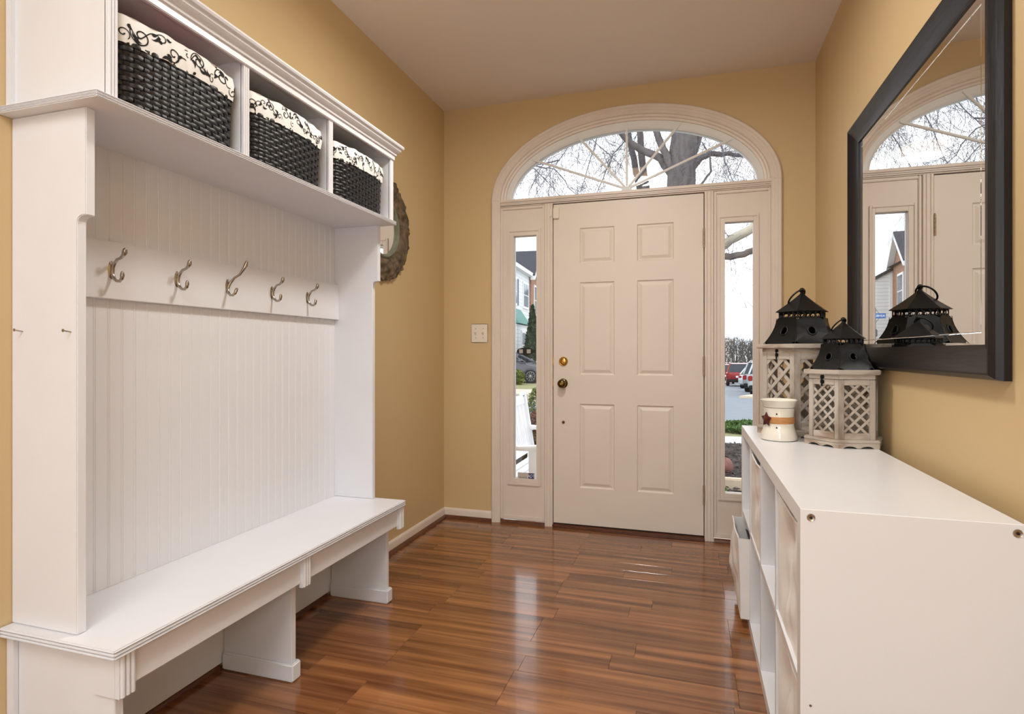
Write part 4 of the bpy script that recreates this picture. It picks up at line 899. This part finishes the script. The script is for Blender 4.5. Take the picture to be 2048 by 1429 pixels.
# ------------------------------------------------------------------ big bare tree
tr = T('bare_tree', 'large bare grey tree standing in the mulch bed before the door', 'tree', (*at(1362, 380, 8.0).xy, gz(8.0)))
tw = MB(); rg = random.Random(9)
def limb(pts, r0, r1, mt=m_bark, name='limb', n_=10, sub=3):
    P_ = []
    for a, b in zip(pts, pts[1:]):
        for i in range(sub): P_.append(Vector(a).lerp(Vector(b), i / sub))
    P_.append(Vector(pts[-1]))
    for i in range(2, len(P_) - 1): P_[i] += Vector((rg.uniform(-1, 1), rg.uniform(-1, 1), rg.uniform(-1, 1))) * .012
    rs = [r0 + (r1 - r0) * i / (len(P_) - 1) for i in range(len(P_))]
    MB().tube(P_, rs, n_).obj(name, mt, tr, smooth=60); return P_, rs
cnt = [0]
def twig(p, d, l_, r_, lev, droop=.25):
    if cnt[0] > 7000: return
    cnt[0] += 1
    pts = [p]; n_ = 4; dd = d.normalized()
    for i in range(n_):
        dd = (dd + Vector((rg.gauss(0, .16), rg.gauss(0, .16), rg.gauss(0, .16) - droop * .12))).normalized(); pts.append(pts[-1] + dd * l_ / n_)
    tw.tube(pts, [max(.0017, r_ * (.8 - .6 * i / n_)) for i in range(n_ + 1)], 3, cap=False)
    if lev > 0:
        for i in range(rg.randint(2, 3)):
            k = rg.randint(1, n_); q = pts[k]; a = Vector((rg.gauss(0, 1), rg.gauss(0, 1), rg.gauss(0, .8))).normalized()
            twig(q, (dd * .9 + a * .8), l_ * rg.uniform(.45, .7), r_ * .55, lev - 1, droop)
tb = at(1362, 380, 8.0); bx_, by_ = tb.x, tb.y
trunk_pts = [(bx_ - .02, by_, gz(8) - .1), (bx_, by_, 1.0), (bx_ - .01, by_, 2.4), tuple(at(1362, 350, 8)), tuple(at(1366, 300, 8)), tuple(at(1368, 250, 8)), tuple(at(1372, 130, 8)), tuple(at(1380, -60, 8))]
limb(trunk_pts, .215, .14, name='trunk', n_=16)
LIMBS = [([(1345, 350), (1322, 318), (1285, 300), (1258, 285), (1238, 262), (1215, 225)], 8.0, .06, .03),
         ([(1352, 345), (1335, 320), (1322, 285), (1308, 255), (1296, 215)], 7.9, .055, .035),
         ([(1300, 420), (1290, 370), (1284, 320), (1278, 250), (1270, 190)], 8.3, .055, .04),
         ([(1296, 430), (1276, 360), (1262, 300), (1254, 250), (1248, 190)], 8.5, .05, .035),
         ([(1375, 350), (1398, 318), (1420, 308), (1455, 308), (1505, 314), (1560, 330)], 8.0, .05, .016),
         ([(1375, 330), (1390, 300), (1402, 262), (1412, 220)], 8.1, .05, .035),
         ([(1366, 320), (1386, 270), (1390, 230)], 8.2, .045, .04),
         ([(1400, 372), (1422, 345), (1420, 310), (1405, 285)], 7.8, .016, .008)]
allp = []
for pts, Yv, r0, r1 in LIMBS:
    P_, rs = limb([tuple(at(px, py, Yv)) for px, py in pts], r0, r1, n_=8); allp.append((P_, rs))
# link the two leaning stems to the ground
for (px, py, Yv, r_) in ((1300, 420, 8.3, .06), (1296, 430, 8.5, .055)):
    e = at(px, py, Yv); limb([(bx_ - .05, by_ + .05, .9), tuple(e)], r_ * 1.3, r_, n_=8)
# right-hand pale limbs seen through the hinge-side sidelight
P_, rs = limb([(bx_, by_, 2.2), tuple(at(1452, 486, 7.2)), tuple(at(1480, 470, 7.0)), tuple(at(1512, 450, 6.9)), tuple(at(1560, 425, 6.8))], .06, .045, m_pale); allp.append((P_, rs))
P_, rs = limb([(bx_, by_, 2.0), tuple(at(1440, 514, 7.3)), tuple(at(1475, 511, 7.2)), tuple(at(1510, 502, 7.1)), tuple(at(1565, 480, 7.0))], .045, .032, m_bark); allp.append((P_, rs))
for P_, rs in allp:
    for i in range(2, len(P_)):
        for k in range(1):
            d = Vector((rg.gauss(0, 1), rg.gauss(0, .7), rg.gauss(-.1, .8))); twig(P_[i], d, rg.uniform(.4, .8), max(.003, rs[i] * .10), 2)
# long drooping branches to the left, out of the crown
for k, (pa, pb_, Yv) in enumerate([((1240, 200), (1030, 330), 7.6), ((1215, 225), (1090, 360), 7.8), ((1250, 180), (1130, 300), 8.2), ((1230, 215), (1160, 385), 7.7), ((1200, 190), (1020, 260), 8.6), ((1262, 270), (1190, 395), 8.4),
                              ((1120, 320), (1010, 400), 7.6), ((1560, 200), (1470, 350), 7.8), ((1420, 200), (1450, 330), 7.9), ((1560, 330), (1530, 420), 7.8), ((1060, 330), (1160, 400), 8.0), ((1010, 330), (1130, 400), 8.3), ((1480, 225), (1520, 385), 8.1), ((1565, 240), (1440, 310), 8.3), ((1400, 215), (1475, 395), 8.6), ((1330, 215), (1235, 345), 8.8), ((1180, 200), (1060, 380), 8.2), ((1100, 250), (1240, 330), 8.7)]):
    A, B = at(*pa, Yv), at(*pb_, Yv - .2); mid = A.lerp(B, .5) + Vector((0, 0, .18)); P_, rs = limb([tuple(A), tuple(mid), tuple(B)], .011, .004, m_twig, n_=5, sub=5)
    for i in range(1, len(P_)):
        for q in range(2): twig(P_[i], (B - A).normalized() + Vector((rg.gauss(0, .8), rg.gauss(0, .8), rg.gauss(-.3, .8))), rg.uniform(.35, .75), .0034, 2, .5)
tw.obj('twigs', m_twig, tr, kind='stuff')

# ------------------------------------------------------------------ cars
def car(label, kind, paint, loc, rz, group='cars parked outside'):
    rt = T('parked_car', label, 'car', (0, 0, 0), group)
    suv = kind == 'suv'; Wd = .93 if suv else .89
    if suv: body = [(-2.30, .42), (-2.34, .62), (-2.30, 1.02), (-2.2, 1.08), (1.15, 1.08), (2.05, .98), (2.28, .80), (2.30, .45), (1.9, .28), (-1.95, .28)]; cab = [(-2.25, 1.06), (-2.02, 1.66), (-1.75, 1.72), (.25, 1.70), (1.15, 1.07)]
    else: body = [(-2.32, .38), (-2.36, .62), (-2.28, .92), (-1.6, 1.0), (1.05, .98), (1.95, .82), (2.28, .66), (2.32, .42), (1.95, .24), (-1.95, .24)]; cab = [(-1.95, .97), (-1.15, 1.36), (-.5, 1.45), (.25, 1.42), (1.15, .97)]
    MB().prism(body, 'y', -Wd, Wd).obj('car_body', paint, rt, bevel=.09, seg=3, smooth=40)
    n_ = len(cab); zlo, zhi = cab[0][1], max(c[1] for c in cab)
    def yy(z, k): return k * (Wd - .06 - .20 * (z - zlo) / (zhi - zlo))
    vs = [(x, yy(z, -1), z) for x, z in cab] + [(x, yy(z, 1), z) for x, z in cab]
    MB().add(vs, [tuple(range(n_)), tuple(range(n_, 2 * n_))[::-1]] + [(i, (i + 1) % n_, n_ + (i + 1) % n_, n_ + i) for i in range(n_)]).obj('cabin_glass', m_cglass, rt, bevel=.02)
    m = MB(); tp = [c for c in cab if c[1] > zlo + .6 * (zhi - zlo)]; tp = [(x, z) for x, z in tp]
    vs = [(x, yy(z, -1) * .985, z + .012) for x, z in tp] + [(x, yy(z, 1) * .985, z + .012) for x, z in tp] + [(x, yy(z, -1) * .985, z - .035) for x, z in tp] + [(x, yy(z, 1) * .985, z - .035) for x, z in tp]
    k = len(tp); fs = [(i, i + 1, k + i + 1, k + i) for i in range(k - 1)] + [(2 * k + i, 3 * k + i, 3 * k + i + 1, 2 * k + i + 1) for i in range(k - 1)] + [(i, 2 * k + i, 2 * k + i + 1, i + 1) for i in range(k - 1)] + [(k + i, k + i + 1, 3 * k + i + 1, 3 * k + i) for i in range(k - 1)] + [(0, k, 3 * k, 2 * k), (k - 1, 3 * k - 1, 4 * k - 1, 2 * k - 1)][:0]
    m.add(vs, fs).obj('roof', paint, rt, smooth=40)
    for sg in (-1, 1):
        def pl_(a, b, r_=.03): return MB().tube([(a[0], yy(a[1], sg), a[1]), (b[0], yy(b[1], sg), b[1])], r_, 6)
        pl_(cab[0], cab[1], .045).obj('rear_pillar', paint, rt, smooth=60); pl_(cab[-2], cab[-1], .035).obj('front_pillar', paint, rt, smooth=60)
        pl_((-.45, zlo), (-.45, zhi - .02), .03).obj('door_pillar', paint, rt)
        MB().box(-2.36, -2.20, sg * (Wd - .12) - .10, sg * (Wd - .12) + .10, .74, .98 if suv else .88).obj('tail_lamp', m_tail, rt, bevel=.03)
        MB().box(.85, 1.02, sg * (Wd + .02) - .09, sg * (Wd + .02) + .09, 1.0, 1.13).obj('wing_mirror', paint, rt, bevel=.03)
        for x in (-1.42, 1.42):
            r_ = .36 if suv else .33
            wh = MB().lathe([(.0001, -.10), (r_ * .9, -.11), (r_, -.08), (r_, .08), (r_ * .9, .11), (r_ * .66, .10), (r_ * .66, .05), (.0001, .05)], 28, (x, sg * (Wd - .10), r_), 'y') if sg > 0 else MB().lathe([(.0001, .10), (r_ * .9, .11), (r_, .08), (r_, -.08), (r_ * .9, -.11), (r_ * .66, -.10), (r_ * .66, -.05), (.0001, -.05)], 28, (x, sg * (Wd - .10), r_), 'y')
            who = wh.obj('wheel', m_tire, rt, smooth=40)
            q = MB().lathe([(r_ * .67, -.01), (r_ * .67, .02), (r_ * .60, .02), (r_ * .60, -.01)], 28, (x, sg * (Wd + .005), r_), 'y')
            for i in range(10):
                a = 2 * math.pi * i / 10; q.tube([(x, sg * (Wd + .0), r_), (x + r_ * .62 * math.cos(a), sg * (Wd + .008), r_ + r_ * .62 * math.sin(a))], .022, 4)
            q.ball((x, sg * (Wd + .005), r_), .05, 8); q.obj('wheel_rim', m_rim, who)
    MB().box(-2.37, -2.34, -.26, .26, .66, .80).obj('number_plate', m_htrim, rt)
    MB().prism([(-2.38, .36), (-2.38, .54), (-2.2, .56), (-2.2, .34)], 'y', -Wd + .06, Wd - .06).obj('rear_bumper', m_tire if suv else paint, rt, bevel=.04)
    if suv:
        for sg in (-1, 1): MB().tube([(-1.85, sg * .62, 1.73), (-1.8, sg * .62, 1.78), (.1, sg * .62, 1.77), (.2, sg * .62, 1.71)], .022, 6).obj('roof_rail', m_rim, rt)
    rt.location = loc; rt.rotation_euler = (0, 0, rz)
pt_ = lambda n_, c: mat(n_, c, .25, .3, var=.03, coat=.6)
p_grey, p_red, p_sil, p_mar, p_sil2 = pt_('dark_grey_car_paint', (92, 90, 98)), pt_('red_car_paint', (150, 24, 34)), pt_('silver_car_paint', (196, 200, 204)), pt_('maroon_car_paint', (120, 30, 44)), pt_('pewter_car_paint', (168, 170, 172))
p = at(1061, 766, 25.4); car('dark grey sedan parked side on across the street', 'sedan', p_grey, (p.x - 1.42, p.y + .9, -.31), 0.0)
p = at(1484, 766, 45.5); car('red sport utility car with its back to the door', 'suv', p_red, (p.x, p.y + 2.3, gz(p.y) - .06), R(86))
p = at(1462, 757, 53.5); car('maroon car parked beyond the red sport utility car', 'suv', p_mar, (p.x - .5, p.y + 2.3, gz(53.5) - .06), R(86))
p = at(1509, 770, 41); car('small silver sedan parked beside the red sport utility car', 'sedan', p_sil, (p.x + .45, p.y + 1.6, gz(42) - .06), R(74))
p = at(1522, 776, 34); car('pewter sport utility car parked in front of the silver sedan', 'suv', p_sil2, (p.x + .55, p.y + 1.6, gz(35.5) - .06), R(74))
p = at(1551, 786, 28.5); car('silver sport utility car at the near end of the parked row', 'suv', p_sil, (p.x + .35, p.y + 2.0, gz(30) - .06), R(74))

# brushy trees behind the lot
for k, (px, h) in enumerate(((1450, 6.4), (1497, 6.0), (1544, 6.2), (1428, 7.0), (1473, 6.8), (1518, 6.7))):
    p = at(px, 705, 82 if k < 3 else 88); z = gz(p.y) - .06
    rt = T('brush_tree', 'grey brown leafless tree in the thicket beyond the parking lot', 'tree', (p.x, p.y, z), 'leafless thicket beyond the parking lot')
    m = MB(); rg = random.Random(40 + k)
    for i in range(950):
        t_ = rg.random() ** .8; a = rg.uniform(0, 6.28); r_ = 1.25 * math.sqrt(rg.random()); q = Vector((p.x + r_ * math.cos(a), p.y + r_ * math.sin(a), z + h * t_ * .86 * (1 - .12 * (r_ / 1.25) ** 2)))
        m.tube([q, q + Vector((rg.gauss(0, .22), rg.gauss(0, .15), rg.uniform(.2, .9)))], [.035, .008], 3, cap=False)
    m.obj('branches', m_brush, rt, kind='stuff'); MB().tube([(p.x, p.y, z - .1), (p.x, p.y, z + h * .7)], [.14, .05], 8).obj('trunk', m_bark, rt)

# ------------------------------------------------------------------ town house
Kc = Vector((-9.5, 37.0, 0)); bd_ = Vector((.1, -.995, 0)).normalized(); bn = Vector((.995, .1, 0)).normalized(); Lb = 3.6; Ec = Kc + bd_ * Lb
gzH = -.31; EV = 5.7; sd = Vector((1, 0, 0))
hs = T('town_house', 'white sided town house with brick gable across the street', 'building', (-11, 33, gzH))
def quadbox(o, ex, ey, x0, x1, z0, z1, d0, d1):       # box on a wall: along ex, depth along ey
    def q(u, d, z): v = o + ex * u + ey * d; return (v.x, v.y, z)
    return MB().hull8([q(x0, d0, z0), q(x1, d0, z0), q(x1, d1, z0), q(x0, d1, z0)], [q(x0, d0, z1), q(x1, d0, z1), q(x1, d1, z1), q(x0, d1, z1)])
def wpoly(o, ex, ey, poly, d0, d1):
    n_ = len(poly); f_ = lambda p, d: tuple(o + ex * p[0] + ey * d + Vector((0, 0, p[1])))
    return MB().add([f_(p, d0) for p in poly] + [f_(p, d1) for p in poly], [tuple(range(n_)), tuple(range(n_, 2 * n_))[::-1]] + [(i, (i + 1) % n_, n_ + (i + 1) % n_, n_ + i) for i in range(n_)])
PK = EV + 1.55
wpoly(Kc, bd_, bn, [(0, gzH), (Lb, gzH), (Lb, EV), (Lb * .45, PK), (0, EV)], -.25, 0).obj('brick_wall', m_brick, hs)
sn = Vector((0, -1, 0))
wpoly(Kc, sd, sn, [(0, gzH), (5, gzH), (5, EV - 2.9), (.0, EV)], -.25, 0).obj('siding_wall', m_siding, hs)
quadbox(Kc, sd, sn, 0.01, .16, gzH, EV - .15, 0, .05).obj('corner_board', m_htrim, hs)
wpoly(Kc, sd, sn, [(0, EV), (5, EV - 2.9), (5, EV - 2.72), (0, EV + .18)], -.6, .12).obj('side_roof', m_shing, hs)
def hwin(o, ex, ey, u0, u1, z0, z1, nx=2, nz=2):
    fw = quadbox(o, ex, ey, u0 - .10, u1 + .10, z0 - .10, z1 + .10, .0, .06).obj('window', m_htrim, hs)
    du, dz = (u1 - u0) / nx, (z1 - z0) / nz
    for i in range(nx):
        for j in range(nz): quadbox(o, ex, ey, u0 + du * i + .03, u0 + du * (i + 1) - .03, z0 + dz * j + .03, z0 + dz * (j + 1) - .03, .06, .075).obj('pane', m_pane, fw)
hwin(Kc, bd_, bn, 1.5, 2.6, 3.5, 5.2); hwin(Kc, bd_, bn, 1.3, 2.7, .6, 2.5)
wpoly(Kc, bd_, bn, [(-.3, EV - .25), (Lb * .45, PK + .02), (Lb + .3, EV - .25), (Lb + .3, EV), (Lb * .45, PK + .25), (-.3, EV)], .0, .30).obj('gable_rake', m_htrim, hs)
wpoly(Kc, bd_, bn, [(-.3, EV - .02), (Lb * .45, PK + .22), (Lb + .3, EV - .02), (Lb + .3, EV + .08), (Lb * .45, PK + .34), (-.3, EV + .08)], -4.0, .28).obj('gable_roof', m_shing, hs)
# white wing, wall faces +X
Wx = Ec + Vector((-.12, 0, 0)); wd = Vector((.06, -1, 0)).normalized(); wn = Vector((1, .06, 0)).normalized(); WL = 4.9
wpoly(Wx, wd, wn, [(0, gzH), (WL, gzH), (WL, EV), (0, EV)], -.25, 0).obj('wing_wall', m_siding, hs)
wpoly(Wx, wd, wn, [(-.1, EV - .05), (WL, EV - .05), (WL, EV + .16), (-.1, EV + .16)], -.2, .28).obj('gutter', m_htrim, hs)
RZ = Vector((0, 0, 1))
rA, rB = Wx - wd * 3.5 + wn * .28 + RZ * (EV + .14), Wx + wd * WL + wn * .28 + RZ * (EV + .14); rC, rD = Wx + wd * WL - wn * 3.2 + RZ * (EV + 1.25), Wx - wd * 3.5 - wn * 3.2 + RZ * (EV + 1.25); rE, rF = Wx - wd * 3.5 - wn * 6.5 + RZ * (EV + .14), Wx + wd * WL - wn * 6.5 + RZ * (EV + .14)
MB().add([tuple(p) for p in (rA, rB, rC, rD, rE, rF)], [(0, 1, 2, 3), (3, 2, 5, 4), (0, 3, 4), (1, 5, 2), (0, 4, 5, 1)]).obj('wing_roof', m_shing, hs)
hwin(Wx, wd, wn, .55, 1.75, 3.75, 5.1); hwin(Wx, wd, wn, .5, 1.5, .9, 2.5); hwin(Wx, wd, wn, 3.5, 4.4, 3.75, 5.1)
quadbox(Wx, wd, wn, 1.6, 1.85, .85, 2.55, 0, .06).obj('shutter', m_shutter, hs); quadbox(Wx, wd, wn, 3.05, 3.3, 3.7, 5.15, 0, .06).obj('shutter', m_shutter, hs)
quadbox(Wx, wd, wn, 2.1, WL, gzH, 2.6, 0, .35).obj('bay_window', m_siding, hs)
MB().add([tuple(Wx + wd * 2.3 + RZ * 3.5), tuple(Wx + wd * WL + RZ * 3.5), tuple(Wx + wd * WL + wn * .5 + RZ * 2.65), tuple(Wx + wd * 1.95 + wn * .5 + RZ * 2.65), tuple(Wx + wd * 1.95 + RZ * 2.6), tuple(Wx + wd * WL + RZ * 2.6)],
         [(0, 1, 2, 3), (0, 3, 4), (1, 5, 2), (3, 2, 5, 4)]).obj('bay_roof', m_teal, hs)
hwin(Wx + wn * .35, wd, wn, 2.7, 3.7, .8, 2.2); quadbox(Wx + wn * .35, wd, wn, 2.35, 2.55, .75, 2.25, 0, .05).obj('shutter', m_shutter, hs)

# street name sign and stop sign seen in the wall mirror
MX = 2 * (XR - .013)
def mat_at(px, py, Y):        # the point behind the mirror folded back into the street
    p = at(px, py, Y * 1.0); return Vector((MX - p.x, p.y, p.z))
pa, pb2 = mat_at(1771.5, 627, 27), mat_at(1746, 637.4, 27)
wS = (pb2.x - pa.x) * 1.34; hS = pa.z - pb2.z
sg = T('street_sign', 'blue street name sign on a post across the street', 'street sign', (pa.x + wS / 2, 27.0, gz(27)))
MB().box(pa.x, pa.x + wS, 26.99, 27.01, pb2.z, pa.z).obj('sign_blade', m_sign, sg, bevel=.004)
t = text_mesh('ASHBURN', hS * .66, .003); t.v = [(pa.x + wS / 2 + p[0] * (wS * .88) / (max(q[0] for q in t.v) - min(q[0] for q in t.v)), 26.985 - p[2], (pa.z + pb2.z) / 2 + p[1]) for p in t.v]; t.obj('lettering', m_paper, sg)
MB().tube([(pa.x + wS * .62, 27.04, gz(27) - .2), (pa.x + wS * .62, 27.04, pa.z + .25)], .035, 10).obj('sign_post', m_stopb, sg)
MB().tube([(pa.x + wS * .62, 27.04, pa.z + .22), (pa.x + wS * .4, 27.0, pa.z)], .01, 6).obj('sign_bracket', m_stopb, sg); MB().tube([(pa.x + wS * .62, 27.04, pb2.z - .22), (pa.x + wS * .4, 27.0, pb2.z)], .01, 6).obj('sign_bracket', m_stopb, sg)
pc2 = mat_at(1741, 666.5, 27); rs_ = .31
so = T('stop_sign', 'grey back of a stop sign below the street name sign', 'stop sign', (pc2.x, 27.15, gz(27)))
MB().prism([(pc2.x + rs_ * math.cos(R(22.5 + 45 * i)), pc2.z + rs_ * math.sin(R(22.5 + 45 * i))) for i in range(8)], 'y', 27.13, 27.145).obj('sign_plate', m_stopb, so)
MB().tube([(pc2.x, 27.17, gz(27) - .2), (pc2.x, 27.17, pc2.z + .25)], .03, 8).obj('sign_post', m_stopb, so)
